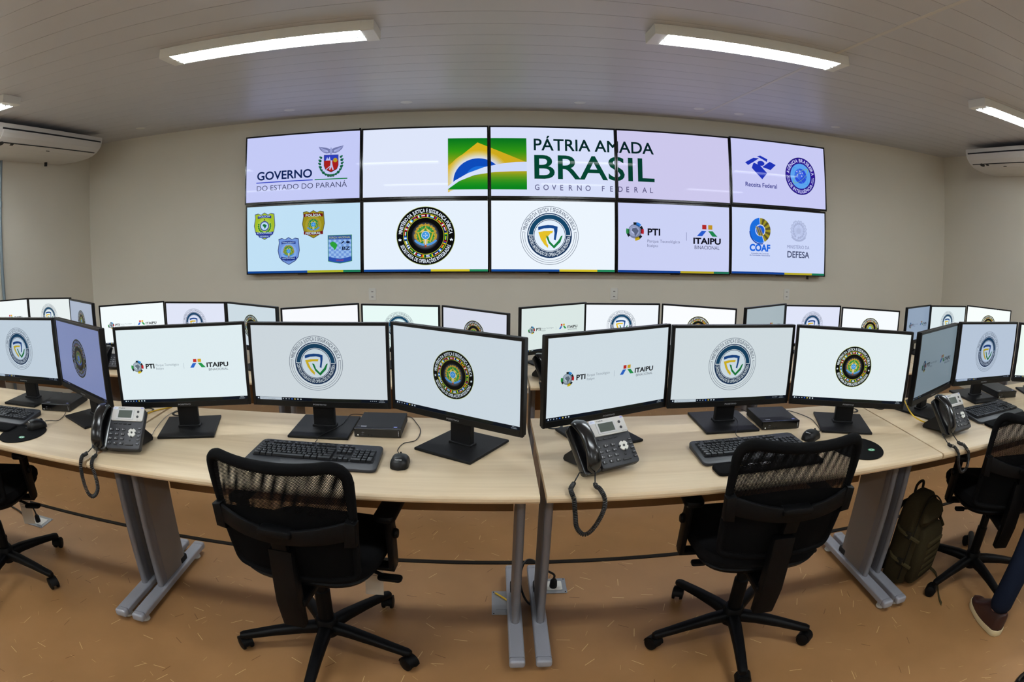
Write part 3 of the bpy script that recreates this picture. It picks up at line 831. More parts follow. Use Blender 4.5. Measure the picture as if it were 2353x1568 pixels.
# ------------------------------------------------------------------ the room
CE, F2 = 2.618, -0.19
XL, XR, YB, YF = -5.258, 5.250, 0.100, -9.0
STEP = -3.275
def wall(name, x0, x1, y0, y1, z0, z1): return struct(name, MB().box(x0, x1, y0, y1, z0, z1), 'wall')
wall('wall_back', XL - .1, XR + .1, YB, YB + .1, F2 - .1, CE + .1)
wall('wall_left', XL - .1, XL, YF, YB, F2 - .1, CE + .1)
wall('wall_right', XR, XR + .1, YF, YB, F2 - .1, CE + .1)
wall('wall_front', XL - .1, XR + .1, YF - .1, YF, F2 - .1, CE + .1)
struct('floor', MB().box(XL, XR, YF, STEP, F2 - .05, 0).box(XL, XR, STEP, YB, F2 - .05, F2), 'floor')
struct('trim_1', MB().box(XL, XR, STEP - .024, STEP + .004, -.028, .004, .002), 'nosing')
def ceiling():
    mb = MB()
    g, d, s = 0.0022, 0.006, 0.20316
    ys = []
    k = -4
    while True:
        y = -.6886 - s * k
        if y < YF - .1: break
        if y < YB: ys.append(y)
        k += 1
    prof = [(YB, CE)]
    for y in ys: prof += [(y + g, CE), (y + g * .6, CE + d), (y - g * .6, CE + d), (y - g, CE)]
    prof += [(YF, CE)]
    for x0, x1 in ((XL, XR),):
        a = [mb.bm.verts.new((x0, y, z)) for y, z in prof]; b = [mb.bm.verts.new((x1, y, z)) for y, z in prof]
        for i in range(len(prof) - 1): mb.bm.faces.new((a[i], a[i + 1], b[i + 1], b[i]))
    mb.box(XL, XR, YF, YB, CE + .03, CE + .06)
    return mb
struct('ceiling', ceiling(), 'ceil')
struct('trim_2', MB().box(1.447, 1.475, YF, YB, CE - .002, CE + .004), 'ceil_trim')

# round fittings on the ceiling near the screen wall
fp = None
for (x, y, l) in ((-4.148, -.400, 'small round white ceiling cap near the left air conditioner'), (-2.462, -.367, 'small round white ceiling cap above the upper left wall screen'),
               (-1.352, -.384, 'small round white ceiling cap above the second wall screen from left'), (.209, -.372, 'small round white ceiling cap above the middle wall screen'),
               (1.334, -.462, 'small round white ceiling cap just left of the ceiling joint strip'), (1.778, -.418, 'small round white ceiling cap just right of the ceiling joint strip'),
               (2.934, -.451, 'small round white ceiling cap above the upper right wall screen')):
    if fp is None:
        fp = MB().lathe([(.0, -.003), (.05, -.003), (.055, 0.0), (.055, .001)], 28).build('ceiling_cap', 'white', None, True, (x, y, CE)); o = fp
    else:
        o = dup(fp); o.location = (x, y, CE)
    tag(o, l, 'ceiling fitting', 'round ceiling caps')

# ------------------------------------------------------------------ fluorescent lights
def lamp(label, x0, x1, y0, y1):
    cx, cy = (x0 + x1) / 2, (y0 + y1) / 2
    t = thing('fluorescent_light', label, 'ceiling light', (cx, cy, CE), 0, 'twin tube ceiling lights')
    hx, hy, h = (x1 - x0) / 2, (y1 - y0) / 2, .062
    b = MB()
    e = .075                                            # end blocks, then long sides
    b.box(-hx, -hx + e, -hy, hy, -h, 0, .003); b.box(hx - e, hx, -hy, hy, -h, 0, .003)
    b.box(-hx + e - .002, hx - e + .002, -hy, -hy + .012, -h + .003, 0, .002); b.box(-hx + e - .002, hx - e + .002, hy - .012, hy, -h + .003, 0, .002)
    b.box(-hx + .01, hx - .01, -hy + .008, hy - .008, -.008, -.001)
    b.build('housing', 'white', t)
    for s in (-1, 1):                                   # two folded reflectors
        c = s * (hy - .012) / 2
        w = (hy - .012) / 2
        MB().prism([(c - w, -h + .008), (c - w * .45, -.012), (c + w * .45, -.012), (c + w, -h + .008), (c + w - .003, -h + .008), (c + w * .42, -.016), (c - w * .42, -.016), (c - w + .003, -h + .008)], -hx + e, hx - e, 'x').build('reflector', 'reflector', t)
    MB().box(-hx + e, hx - e, -.008, .008, -.069, -.012, .003).build('centre_ridge', 'white', t)
    for s in (-1, 1):
        c = s * (hy - .012) / 2
        tb = MB().tube([(-hx + e + .004, c, -.053), (hx - e - .004, c, -.053)], .013, 12).build('tube', 'tube', t, True)
    return t
RX = [(-2.525, -1.222, 'left of the pair over the room centre'), (.258, 1.556, 'right of the pair over the room centre')]
lamp('long twin tube ceiling light above left, in front of the video wall', -2.525, -1.222, -2.66, -2.455)
lamp('long twin tube ceiling light above right, crossing the ceiling joint strip', .258, 1.556, -2.66, -2.455)
lamp('twin tube ceiling light cut by the left picture edge, beside the left air conditioner', -5.245, -3.996, -2.63, -2.425)
lamp('twin tube ceiling light cut by the right picture edge, above the right air conditioner', 2.972, 4.275, -2.67, -2.465)
for y in (-4.80, -7.0):
    for x in (-5.24, -2.525, .258, 3.0):
        lamp('twin tube ceiling light farther back, out of the picture', x, x + 1.30, y - .10, y + .105)

# ------------------------------------------------------------------ air conditioners
def aircon(label, loc, mirror, tag_drain):
    t = thing('air_conditioner', label, 'air conditioner', loc, 0, 'ceiling mounted air conditioners')
    m = -1 if mirror else 1
    Ln = 1.66
    prof = [(0, 2.352), (.25, 2.350), (.36, 2.357), (.44, 2.366), (.52, 2.385), (.580, 2.415), (.625, 2.455), (.645, 2.490), (.655, 2.530), (.655, 2.566), (0, 2.566)]
    def pr(P, a, b): return MB().prism([(m * x, z) for x, z in P], a, b, 'y')
    pr(prof, -Ln, 0).build('casing', 'acwhite', t, False)
    # raised front panels leave a dark slot and a thin joint line between them
    off = .004
    MB().box(*sorted((m * .652, m * .6565)), -Ln + .10, -.03, 2.512, 2.526).build('air_slot', 'slot', t)
    p2 = [(.580, 2.415), (.625, 2.455), (.645, 2.490), (.653, 2.512), (.653 + off, 2.511), (.650, 2.488), (.629, 2.452), (.583, 2.411)]
    pr(p2, -Ln + .11, -.045).build('louvre', 'acwhite', t)
    p3 = [(.576, 2.413), (.52, 2.385), (.44, 2.366), (.36, 2.357), (.36, 2.353), (.44, 2.362), (.52, 2.380), (.579, 2.409)]
    pr(p3, -Ln + .11, -.06).build('intake_panel', 'acwhite', t)
    g = MB()
    pr_ = [(.573, 2.412), (.584, 2.4175), (.5875, 2.4115), (.5765, 2.4055)]
    g.prism([(m * x, z) for x, z in pr_], -Ln + .10, -.045, 'y').build('joint_line', 'slot', t)
    ang = math.atan2(.03, .06)
    yy = -1.50 if not mirror else -.20
    mm = Matrix.Translation((m * .565, yy, 2.4045)) @ Matrix.Rotation(-m * ang, 4, 'Y')
    MB().lathe([(.034, -.006), (.034, .003)], 24, mm @ Matrix.Diagonal((.8, 1, 1, 1))).build('receiver_window', 'slot', t, True)
    mm2 = Matrix.Translation((m * .565, yy + .15 if not mirror else yy - .085, 2.4045)) @ Matrix.Rotation(-m * ang, 4, 'Y')
    MB().box(-.012, .012, -.02, .02, -.006, .003, m=mm2).build('indicator', 'slot', t)
    yy3 = -.78 if not mirror else -.55
    mm3 = Matrix.Translation((m * .53, yy3, 2.385)) @ Matrix.Rotation(-m * ang, 4, 'Y')
    MB().box(-.003, .003, -.025, .025, -.005, .002, m=mm3).build('logo_mark', 'slot', t)
    for y in (-.3, -Ln + .3): MB().box(*sorted((m * .2, m * .24)), y - .02, y + .02, 2.565, CE, 0).build('hanger', 'slot', t)
    if tag_drain: MB().tube([(.1 * m, -.35, 2.353), (.1 * m, -.35, 2.31)], .018, 10).build('drain_spout', 'slot', t)
    return t
aircon('white air conditioner hung under the ceiling at the left wall', (XL, -.50, 0), False, True)
aircon('white air conditioner hung under the ceiling at the right wall', (XR, -.95, 0), True, False)
c = thing('conduit', 'grey vertical conduit pipe on the left wall below the air conditioner', 'pipe', (XL + .022, -1.50, F2))
MB().tube([(0, 0, 0), (0, 0, 2.352 - F2)], .018, 14).build('pipe', 'conduit', c, True)
for z in (1.92 - F2, .8 - F2): MB().lathe([(.0185, -.03), (.022, -.03), (.022, .03), (.0185, .03)], 14, Matrix.Translation((0, 0, z))).build('coupling', 'conduit', c, True)

# ------------------------------------------------------------------ wall sockets
def socket(x, z, label):
    t = thing('wall_socket', label, 'socket', (x, YB, z), 0, 'wall sockets under the video wall')
    MB().prism(rrect(-.037, .037, -.059, .059, .006), -.009, 0, 'y', bevel=.002).build('plate', 'outlet', t)
    for s in (-1, 1):
        MB().prism(rrect(-.020, .020, s * .026 - .013, s * .026 + .013, .008), -.0105, -.008, 'y').build('socket_insert', 'white', t)
        MB().prism(rrect(-.011, .011, s * .026 - .004, s * .026 + .004, .0035), -.0112, -.010, 'y').build('pin_recess', 'legpanel', t)
    return t
socket(-1.770, .816, 'white double wall socket under the second wall screen from left')
socket(.623, .823, 'white double wall socket under the gap right of the middle wall screen')
socket(2.619, .835, 'white double wall socket under the lower right corner wall screen')

for r in (0, 1):
    for c in range(5): wall_screen(c, r)

# ------------------------------------------------------------------ desks
def desk(label, x0, x1, yf, yb, z, group):
    """bowless straight desk on two T-shaped steel legs with a hanging front panel"""
    fz = z - .74
    w, d = x1 - x0, yb - yf
    t = thing('desk', label, 'desk', ((x0 + x1) / 2, yf, fz), 0, group)
    hw = w / 2
    top = MB()
    prof = [(0.004, .738), (.0, .733), (0, .724), (.003, .7175), (.008, .715), (d, .715), (d, .74), (.008, .74)]
    top.prism([(y, zz) for y, zz in prof], -hw + .003, hw - .003, 'x', bevel=0)
    tp = top.build('tabletop', 'wood', t)
    for gx in ((-hw + .087, hw - .087) if z > .7 else ()):                       # cable grommets near the back edge
        MB().lathe([(.036, .7395), (.036, .742), (.030, .7428), (.026, .742), (.026, .7395)], 24, Matrix.Translation((gx, d - .095, 0))).build('grommet', 'black', t, True)
    MB().box(-hw + .053, hw - .053, .484, .500, .432, .712, .001).build('front_panel', 'panelwood_shaded', t)
    for s in (-1, 1):
        x = s * (hw - .040)
        l = MB()
        l.tube([(x, .245, .035), (x, .245, .715)], .0145, 14)
        l.box(x - .0125, x + .0125, .245, .29, .04, .715, .002)
        ll = l.build('leg', 'legtube_shaded', t, True)
        MB().box(x - .011, x + .011, .26, .480, .052, .70, .003).build('leg_cover', 'legpanel', ll)
        ft = MB()
        sec = rrect(x - .028, x + .028, .024, .056, .008)
        ft.prism(sec, .035, .635, 'y')
        ft.build('foot_rail', 'grey', ll)
        for y0, y1, sg in ((.004, .036, -1), (.634, .664, 1)):
            MB().prism(rrect(x - .0285, x + .0285, .022, .058, .012), y0, y1, 'y', bevel=.009, seg=3).build('end_cap', 'grey', ll, True)
        for y in (.06, .60):
            MB().lathe([(.010, .024), (.010, .012), (.021, .010), (.023, .002), (.021, 0)], 18, Matrix.Translation((x, y, 0))).build('levelling_foot', 'cap', ll, True)
        MB().box(x - .014, x + .014, .44, .50, .055, .085, .006).build('cable_cap', 'blackmat', ll)
        MB().box(x - .012, x + .012, .14, .52, .690, .7149, .002).build('top_bracket', 'grey', ll)
    return t
FR = 'front row of desks'; BR = 'back row of desks'
desk('front row desk at far left, cut by the picture edge', -3.662, -2.066, -4.05, -3.34, .74, FR)
desk('front row desk left of the centre gap, behind the left mesh chair', -2.058, -.487, -4.05, -3.34, .74, FR)
desk('front row desk right of the centre gap, behind the right mesh chair', -.472, 1.1195, -4.05, -3.34, .74, FR)
desk('front row desk at far right, cut by the picture edge, backpack under it', 1.1225, 2.715, -4.05, -3.34, .74, FR)
ORD = ['leftmost', 'second from left', 'third from left', 'third from right', 'second from right', 'rightmost']
for i in range(6):
    x = -5.19 + 1.6 * i
    desk('back row desk, %s, seen past the front row monitors' % ORD[i], x + (.004 if i else .02), x + 1.596, -2.222, -1.50, .55, BR)

# ------------------------------------------------------------------ monitors
MW, MH = .545, .325
SW, SH = .522, .2905                    # lit area, taskbar included
SZ = MH / 2 - .0115 - SH / 2            # its centre above the panel centre
def art_pti():
    A = Art(); A.group = 'globe_logo'
    def X(u): return (u - .5) * SW
    def Z(v): return (.5 - v) * SH
    globe(A, X(.153), Z(.508), .0255)
    A.fit('PTI', X(.222), X(.293), Z(.535), Z(.470), (16, 18, 24), 1, .03)
    A.fit('Parque Tecnológico', X(.306), X(.49), Z(.507), Z(.475), (150, 154, 164), 1, -.004); A.fit('Itaipu', X(.306), X(.366), Z(.553), Z(.522), (150, 154, 164), 1, -.004)
    A.group = 'divider_line'
    A.rect(X(.5285), X(.5305), Z(.552), Z(.475), (170, 174, 186), 1)
    A.group = 'block_logo'
    def q(l): return [(X(u), Z(v)) for u, v in l]
    blocks(A, (q([(.606, .472), (.632, .472), (.632, .428), (.606, .428)]), q([(.641, .472), (.668, .472), (.668, .428), (.641, .428)]), q([(.578, .545), (.606, .545), (.630, .482), (.602, .482)]), q([(.641, .482), (.668, .482), (.700, .545), (.668, .545)])))
    A.fit('ITAIPU', X(.708), X(.875), Z(.545), Z(.483), (14, 14, 20), 1, .03); A.fit('BINACIONAL', X(.722), X(.872), Z(.592), Z(.562), (96, 98, 110), 1, -.002)
    return A
def art_blue():
    A = Art(); seal_blue(A, (.487 - .5) * SW, (.5 - .493) * SH, .360 * SH); return A
def art_black():
    A = Art(); seal_black(A, .0, (.5 - .50) * SH, .290 * SH); return A
def art_task(search):
    A = Art()
    z0, z1 = -SH / 2, -SH / 2 + .0115
    A.rect(-SW / 2, SW / 2, z0, z1, (12, 20, 32), 1)
    A.rect(-.03, .16, z0, z1, (28, 30, 24), 2)
    x = -SW / 2 + .008
    zc = (z0 + z1) / 2
    A.rect(x, x + .0055, zc - .0026, zc + .0026, (240, 244, 250), 3)
    x += .012
    if search:
        A.rect(x - .003, x + .088, z0 + .0006, z1 - .0006, (226, 230, 236), 3)
        A.fit('Digite aqui para pesquisar', x + .004, x + .062, zc - .0016, zc + .0016, (130, 134, 140), 4)
        x += .094
    for k, c in enumerate(((220, 224, 230), (220, 224, 230), (220, 224, 230), (60, 120, 230), (250, 215, 90), (246, 248, 250), (246, 248, 250))):
        r = .0021 if k < 3 else .0028
        A.disc(x + .012 * k, zc, r, c, 3, 10)
    if search:
        for k in range(4): A.rect(SW / 2 - .066 + .007 * k, SW / 2 - .063 + .007 * k, zc - .0012, zc + .0012, (210, 214, 220), 3)
    A.fit('10:41', SW / 2 - .029, SW / 2 - .015, zc + .0012, zc + .0040, (230, 234, 240), 3); A.fit('10/12/2019', SW / 2 - .033, SW / 2 - .011, zc - .0042, zc - .0014, (230, 234, 240), 3)
    return A
_p = art_pti()
ME_ART = {1: _p.mesh('globe_logo', .00010, only='globe_logo'), 'd': _p.mesh('divider_line', .00010, only='divider_line'), 'b': _p.mesh('block_logo', .00010, only='block_logo'), 2: art_blue().mesh('round_blue_seal', .00010), 3: art_black().mesh('round_black_seal', .00010)}
ME_TASK = {True: art_task(True).mesh('taskbar', .00010), False: art_task(False).mesh('taskbar', .00010)}
_b = Art(); _b.fit("POSITIVO", -.026, .026, -.0028, .0028, (150, 152, 156), 1, .02)
ME_BRAND = _b.mesh('brand_lettering', .0002, material='print')
WHAT = {1: 'two small logos', 2: 'the round blue seal', 3: 'the round black seal'}

def monitor_proto():
    t = thing('monitor', '', 'monitor')
    hw, hh = MW / 2, MH / 2
    sx = SW / 2; sz0, sz1 = SZ - SH / 2, SZ + SH / 2
    h = MB()
    h.box(-hw, -sx, -.0025, .012, -hh, hh, .0015); h.box(sx, hw, -.0025, .012, -hh, hh, .0015)
    h.box(-sx, sx, -.0025, .012, -hh, sz0, .0012); h.box(-sx, sx, -.0025, .012, sz1, hh, .0012)
    h.box(-hw + .001, hw - .001, .004, .026, -hh + .001, hh - .001, .004)
    h.box(-.19, .19, .022, .045, -.105, .085, .010)
    p = h.build('housing', 'black', t)
    lt = put('brand_lettering', ME_BRAND, p, (0, -.0026, -hh + .0105))
    s = MB().grid(lambda u, v: (-sx + SW * u, .0018, sz0 + SH * v), 1, 1).build('display_panel', 'screen', t)
    put('taskbar', ME_TASK[False], s, (0, .0015, SZ))
    n = MB()
    n.box(-.043, .043, .042, .068, .012, .26, .004)
    n.box(-.048, .048, .036, .076, .004, .020, .003)
    n.build('stand_neck', 'blackmat', t)
    b = MB().prism([(-.118, -.070), (.118, -.070), (.118, .180), (-.118, .180)], .0005, .0115, 'z', bevel=.003)
    b.build('base_plate', 'blackmat', t)
    return t
PROTO = monitor_proto()
_first = [True]
def monitor(kind, x, y, ang, zt, dz, where, group, bright, seen=True):
    t = dup(PROTO)
    t.location = (x, y, dz); t.rotation_euler = (0, 0, math.radians(ang))
    t['label'] = 'black monitor showing %s on %s' % (WHAT[kind], where)
    t['group'] = group
    pz = zt - dz - MH / 2
    for ch in t.children:
        n = ch.name.split('.')[0]
        if n == 'housing': ch.location = (0, 0, pz)
        if n == 'display_panel':
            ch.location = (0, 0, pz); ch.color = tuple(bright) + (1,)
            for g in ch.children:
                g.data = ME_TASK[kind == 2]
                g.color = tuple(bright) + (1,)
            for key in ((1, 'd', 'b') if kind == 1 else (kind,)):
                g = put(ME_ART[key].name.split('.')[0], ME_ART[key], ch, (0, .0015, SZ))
                g.color = tuple(bright) + (1,)
    return t
WH = (.80, .87, .90); W2 = (.70, .77, .80); W3 = (.82, .90, .92)
FLB = ('the far left front desk', 'the front desk left of centre gap', 'the front desk right of centre gap', 'the far right front desk')
fr = 'monitors in the front row'
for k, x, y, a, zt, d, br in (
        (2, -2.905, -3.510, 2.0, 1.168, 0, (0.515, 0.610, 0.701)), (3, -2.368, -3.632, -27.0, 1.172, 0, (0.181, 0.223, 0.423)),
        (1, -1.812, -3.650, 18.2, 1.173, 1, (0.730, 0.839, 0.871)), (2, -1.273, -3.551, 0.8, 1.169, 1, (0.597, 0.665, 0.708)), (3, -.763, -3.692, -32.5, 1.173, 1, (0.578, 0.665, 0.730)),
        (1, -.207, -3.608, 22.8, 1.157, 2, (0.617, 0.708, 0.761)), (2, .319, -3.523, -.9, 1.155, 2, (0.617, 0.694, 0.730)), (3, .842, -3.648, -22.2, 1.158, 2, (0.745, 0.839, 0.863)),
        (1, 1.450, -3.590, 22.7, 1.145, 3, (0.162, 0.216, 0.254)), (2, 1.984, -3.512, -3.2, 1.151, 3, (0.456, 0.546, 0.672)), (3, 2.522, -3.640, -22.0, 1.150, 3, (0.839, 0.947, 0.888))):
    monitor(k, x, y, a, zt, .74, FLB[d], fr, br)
BP = {'E1': (-4.815, -1.90, 25.0, 1.045), 'E2': (-4.284, -1.788, 0.5, 1.045), 'E3': (-3.714, -1.999, -29.2, 1.045),
      'F1': (-3.310, -1.827, 27.6, 1.0), 'F2': (-2.765, -1.761, -2.9, 1.0), 'F3': (-2.245, -1.890, -27.1, 1.0),
      'G1': (-1.758, -1.816, 26.6, .98), 'G2': (-1.223, -1.766, -7.5, .98), 'G3': (-.729, -1.969, -39.5, .98),
      'H1': (-.190, -1.712, 28.0, .972), 'H2': (.303, -1.632, -1.5, .972), 'H3': (.834, -1.759, -25.3, .972),
      'I1': (1.475, -1.600, 26.0, .955), 'I2': (1.941, -1.572, -3.7, .955), 'I3': (2.434, -1.754, -22.3, .955),
      'J1': (3.156, -1.629, 20.4, .962), 'J2': (3.633, -1.593, -1.7, .962), 'J3': (4.208, -1.705, -37.8, .962)}
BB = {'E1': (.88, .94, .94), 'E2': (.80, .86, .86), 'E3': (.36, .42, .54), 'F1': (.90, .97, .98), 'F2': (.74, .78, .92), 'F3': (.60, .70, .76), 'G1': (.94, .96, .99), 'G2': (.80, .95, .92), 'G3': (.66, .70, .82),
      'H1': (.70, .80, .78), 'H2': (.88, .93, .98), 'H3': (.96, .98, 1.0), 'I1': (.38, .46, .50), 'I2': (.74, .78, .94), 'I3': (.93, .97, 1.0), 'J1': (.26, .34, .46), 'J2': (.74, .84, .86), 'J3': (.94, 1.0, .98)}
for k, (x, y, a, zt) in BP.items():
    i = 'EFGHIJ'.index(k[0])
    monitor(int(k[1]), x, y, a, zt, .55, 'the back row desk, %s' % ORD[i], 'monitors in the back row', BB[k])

for ch in list(PROTO.children_recursive): bpy.data.objects.remove(ch)
bpy.data.objects.remove(PROTO)

# ------------------------------------------------------------------ desk phones
PA = math.radians(45)
PM = Matrix.Translation((0, .006, .0255)) @ Matrix.Rotation(PA, 4, 'X')
def phone_proto():
    t = thing('desk_phone', '', 'phone')
    b = MB()
    b.prism(rrect(-.040, .108, 0, .166, .010), -.026, 0, 'z', m=PM, bevel=.004)
    body = b.build('body', 'phone', t, True)
    MB().prism(rrect(-.110, -.041, -.004, .172, .014), -.030, -.004, 'z', m=PM, bevel=.004).build('handset_cradle', 'handset', t, True)
    # folding stand behind
    MB().prism([(.055, .02), (.178, .0), (.186, .006), (.178, .022), (.10, .082), (.075, .072)], -.085, .092, 'x', bevel=.002).build('stand', 'blackmat', t)
    # handset: two end pads joined by a bowed grip
    rings = []
    for i in range(19):
        q = i / 18.0
        u = -.002 + .186 * q
        e = abs(2 * q - 1)
        endr = max(0.0, (e - .80) / .20)
        hw = .0265 * (1 - .15 * (1 - e) ** 1) * math.sqrt(max(.02, 1 - endr ** 2.4 * .9))
        top = .018 + .030 * (1 - e ** 2.2) - .012 * endr
        bot = top - (.024 + .016 * e ** 2) * (1 - .45 * endr)
        c = (top + bot) / 2; hh = (top - bot) / 2
        ring = []
        for k in range(16):
            a = 2 * PI * k / 16
            ca, sa = math.cos(a), math.sin(a)
            ring.append(PM @ Vector((-.0755 + hw * math.copysign(abs(ca) ** .7, ca), u, c + hh * math.copysign(abs(sa) ** .75, sa))))
        rings.append(ring)
    MB().rings(rings).build('handset', 'handset', t, True)
    pn = MB().prism(rrect(-.036, .104, .112, .172, .008), .0, .006, 'z', m=PM, bevel=.002).build('display_panel', 'panel', t, True)
    MB().prism(rrect(-.013, .062, .118, .158, .003), .006, .0075, 'z', m=PM, bevel=.001).build('lcd_surround', 'silver', pn)
    MB().prism(rrect(-.005, .054, .124, .155, .001), .0075, .0082, 'z', m=PM).build('lcd', 'lcd', pn)
    A = Art()
    A.fit('Yealink', -.008, .020, .1625, .1665, (30, 32, 40), 1, .02); A.rect(-.034, -.012, .158, .169, (226, 230, 244), 1); A.fit('2011', -.030, -.018, .1615, .1655, (90, 110, 170), 2, .0)
    A.rect(.090, .100, .164, .168, (140, 140, 220), 1); A.fit('SIP-T21', .078, .098, .115, .1175, (70, 72, 80), 1)
    me = A.mesh('panel_print', .0002, material='print', axis='xy'); o = put('panel_print', me, pn); o.matrix_local = PM @ Matrix.Translation((0, 0, .0063))
    for u in (.150, .130): MB().lathe([(.005, 0), (.005, .0015), (.0045, .002), (0, .002)], 14, PM @ Matrix.Translation((.080, u, .006))).build('panel_button', 'phone', pn)
    def btn(name, x, u, w, h, m='key'):
        return MB().prism(rrect(x - w / 2, x + w / 2, u - h / 2, u + h / 2, min(w, h) * .3, 3), 0, .0032, 'z', m=PM, bevel=.0008, seg=1).build(name, m, t)
    for k in range(4): btn('soft_key', -.014 + .021 * k, .102, .014, .0055)
    D = Art()
    for r in range(4):
        for c in range(3):
            x = -.026 + .0265 * c; u = .077 - .0185 * r
            btn('dial_key', x, u, .0165, .0105)
            D.fit('123456789*0#'[r * 3 + c], x - .005, x - .0015, u - .0025, u + .003, (215, 216, 220), 1, .02)
            w_ = ('', 'ABC', 'DEF', 'GHI', 'JKL', 'MNO', 'PQRS', 'TUV', 'WXYZ', '', '', '')[r * 3 + c]
            if w_: D.fit(w_, x + .0005, x + .0062, u - .0015, u + .0012, (190, 192, 198), 1)
    for k in range(5):
        u = .084 - .0155 * k
        btn('side_key', .097, u, .0135, .0065)
        D.rect(.0925, .1015, u - .0006, u + .0010, (150, 152, 160), 1)
    me = D.mesh('key_print', .0002, material='print', axis='xy'); o = put('key_print', me, body); o.matrix_local = PM @ Matrix.Translation((0, 0, .0034))
    nv = MB().lathe([(.0175, 0), (.0175, .003), (.0165, .004), (.006, .004), (.006, .003)], 28, PM @ Matrix.Translation((.066, .066, 0))).build('navigation_ring', 'white', t, True)
    for dx, du in ((.0165, 0), (-.0165, 0), (0, .0165), (0, -.0165), (0, 0)):
        MB().lathe([(.0038, 0), (.0038, .0046), (0, .0046)], 10, PM @ Matrix.Translation((.066 + dx, .066 + du, .0005))).build('arrow_button', 'key', nv)
    btn('mute_key', .062, .036, .008, .007); btn('speaker_key', .062, .018, .034, .006)
    return t
def coil_cord(parent, pts):
    """coiled cord through world points: straight leads, then a helix"""
    inv = parent.matrix_world.inverted()
    P = smoothpath([Vector(p) for p in pts], 10)
    lead = 9
    out = list(P[:lead])
    mid = P[lead:-lead]
    # resample the middle by length and wind
    Ls = [0.0]
    for a, b in zip(mid, mid[1:]): Ls.append(Ls[-1] + (b - a).length)
    tot = Ls[-1]; turns = int(tot / .0058); n = turns * 7
    j = 0
    for i in range(n + 1):
        s = tot * i / n
        while j < len(Ls) - 2 and Ls[j + 1] < s: j += 1
        f = (s - Ls[j]) / max(1e-6, Ls[j + 1] - Ls[j])
        p = mid[j].lerp(mid[j + 1], f); tg = (mid[j + 1] - mid[j]).normalized()
        a1 = tg.cross(Vector((0, 1, 0))).normalized(); a2 = tg.cross(a1)
        an = 2 * PI * turns * i / n
        out.append(p + (a1 * math.cos(an) + a2 * math.sin(an)) * .0058)
    out += list(P[-lead:])
    MB().tube([inv @ p for p in out], .0023, 5).build('coiled_cord', 'cable', parent, True)
PH = phone_proto()
phones = [('black desk phone with hanging coiled cord, left end of the desk left of the gap', -1.980, -3.955, .74, 9),
          ('black desk phone with hanging coiled cord, just right of the gap between the front desks', -.240, -3.911, .74, 23),
          ('black desk phone beside the yellow cable on the far right front desk', 1.360, -3.922, .74, 8),
          ('black desk phone on the back row, seen through the gap between the front monitors', -.205, -2.105, .55, 24),
          ('black desk phone on the back row, keypad glimpsed left of the left desk monitors', -3.335, -2.135, .55, 8),
          ('black desk phone on the rightmost back row desk, mostly hidden behind front monitors', 3.17, -2.08, .55, 10)]
PHS = []
for i, (l, x, y, z, a) in enumerate(phones):
    t = PH if i == 0 else dup(PH)
    t.location = (x, y, z + .0012); t.rotation_euler = (0, 0, math.radians(a))
    tag(t, l, 'phone', 'desk phones')
    PHS.append(t)
bpy.context.view_layer.update()
def at(t, x, u, h): return t.matrix_world @ (PM @ Vector((x, u, h)))
def lift(t, x, y, z): return t.matrix_world @ Vector((x, y, z))
t = PHS[0]
coil_cord(t, [lift(t, -.112, .035, .018), (-2.088, -4.000, .752), (-2.085, -4.032, .7535), (-2.072, -4.0655, .735), (-2.077, -4.0655, .681), (-2.069, -4.0655, .626), (-2.043, -4.0655, .613), (-2.010, -4.0655, .650), (-2.008, -4.0655, .705), (-2.016, -4.0655, .738), (-2.030, -4.032, .7535), (-2.040, -4.00, .752), at(t, -.075, -.003, .004)])
t = PHS[1]
coil_cord(t, [lift(t, -.112, .035, .018), (-.385, -3.99, .752), (-.398, -4.032, .7535), (-.392, -4.0655, .738), (-.385, -4.0655, .690), (-.376, -4.0655, .640), (-.350, -4.0655, .614), (-.322, -4.0655, .640), (-.300, -4.0655, .695), (-.300, -4.0655, .738), (-.310, -4.032, .7535), (-.318, -4.00, .752), at(t, -.075, -.003, .004)])
t = PHS[2]
coil_cord(t, [lift(t, -.112, .035, .018), (1.200, -4.00, .752), (1.205, -4.032, .7535), (1.208, -4.0655, .735), (1.225, -4.0655, .690), (1.262, -4.0655, .650), (1.296, -4.0655, .668), (1.282, -4.0655, .725), (1.274, -4.0655, .738), (1.270, -4.032, .7535), (1.268, -4.00, .752), at(t, -.075, -.003, .004)])
t = PHS[3]
coil_cord(t, [lift(t, -.112, .035, .018), (-.325, -2.19, .5645), (-.323, -2.210, .5640), (-.322, -2.2385, .545), (-.318, -2.238, .50), (-.312, -2.236, .45), (-.285, -2.236, .415), (-.24, -2.236, .420), (-.215, -2.236, .47), (-.215, -2.2385, .545), (-.220, -2.210, .5645), (-.225, -2.18, .564), at(t, -.075, -.003, .004)])

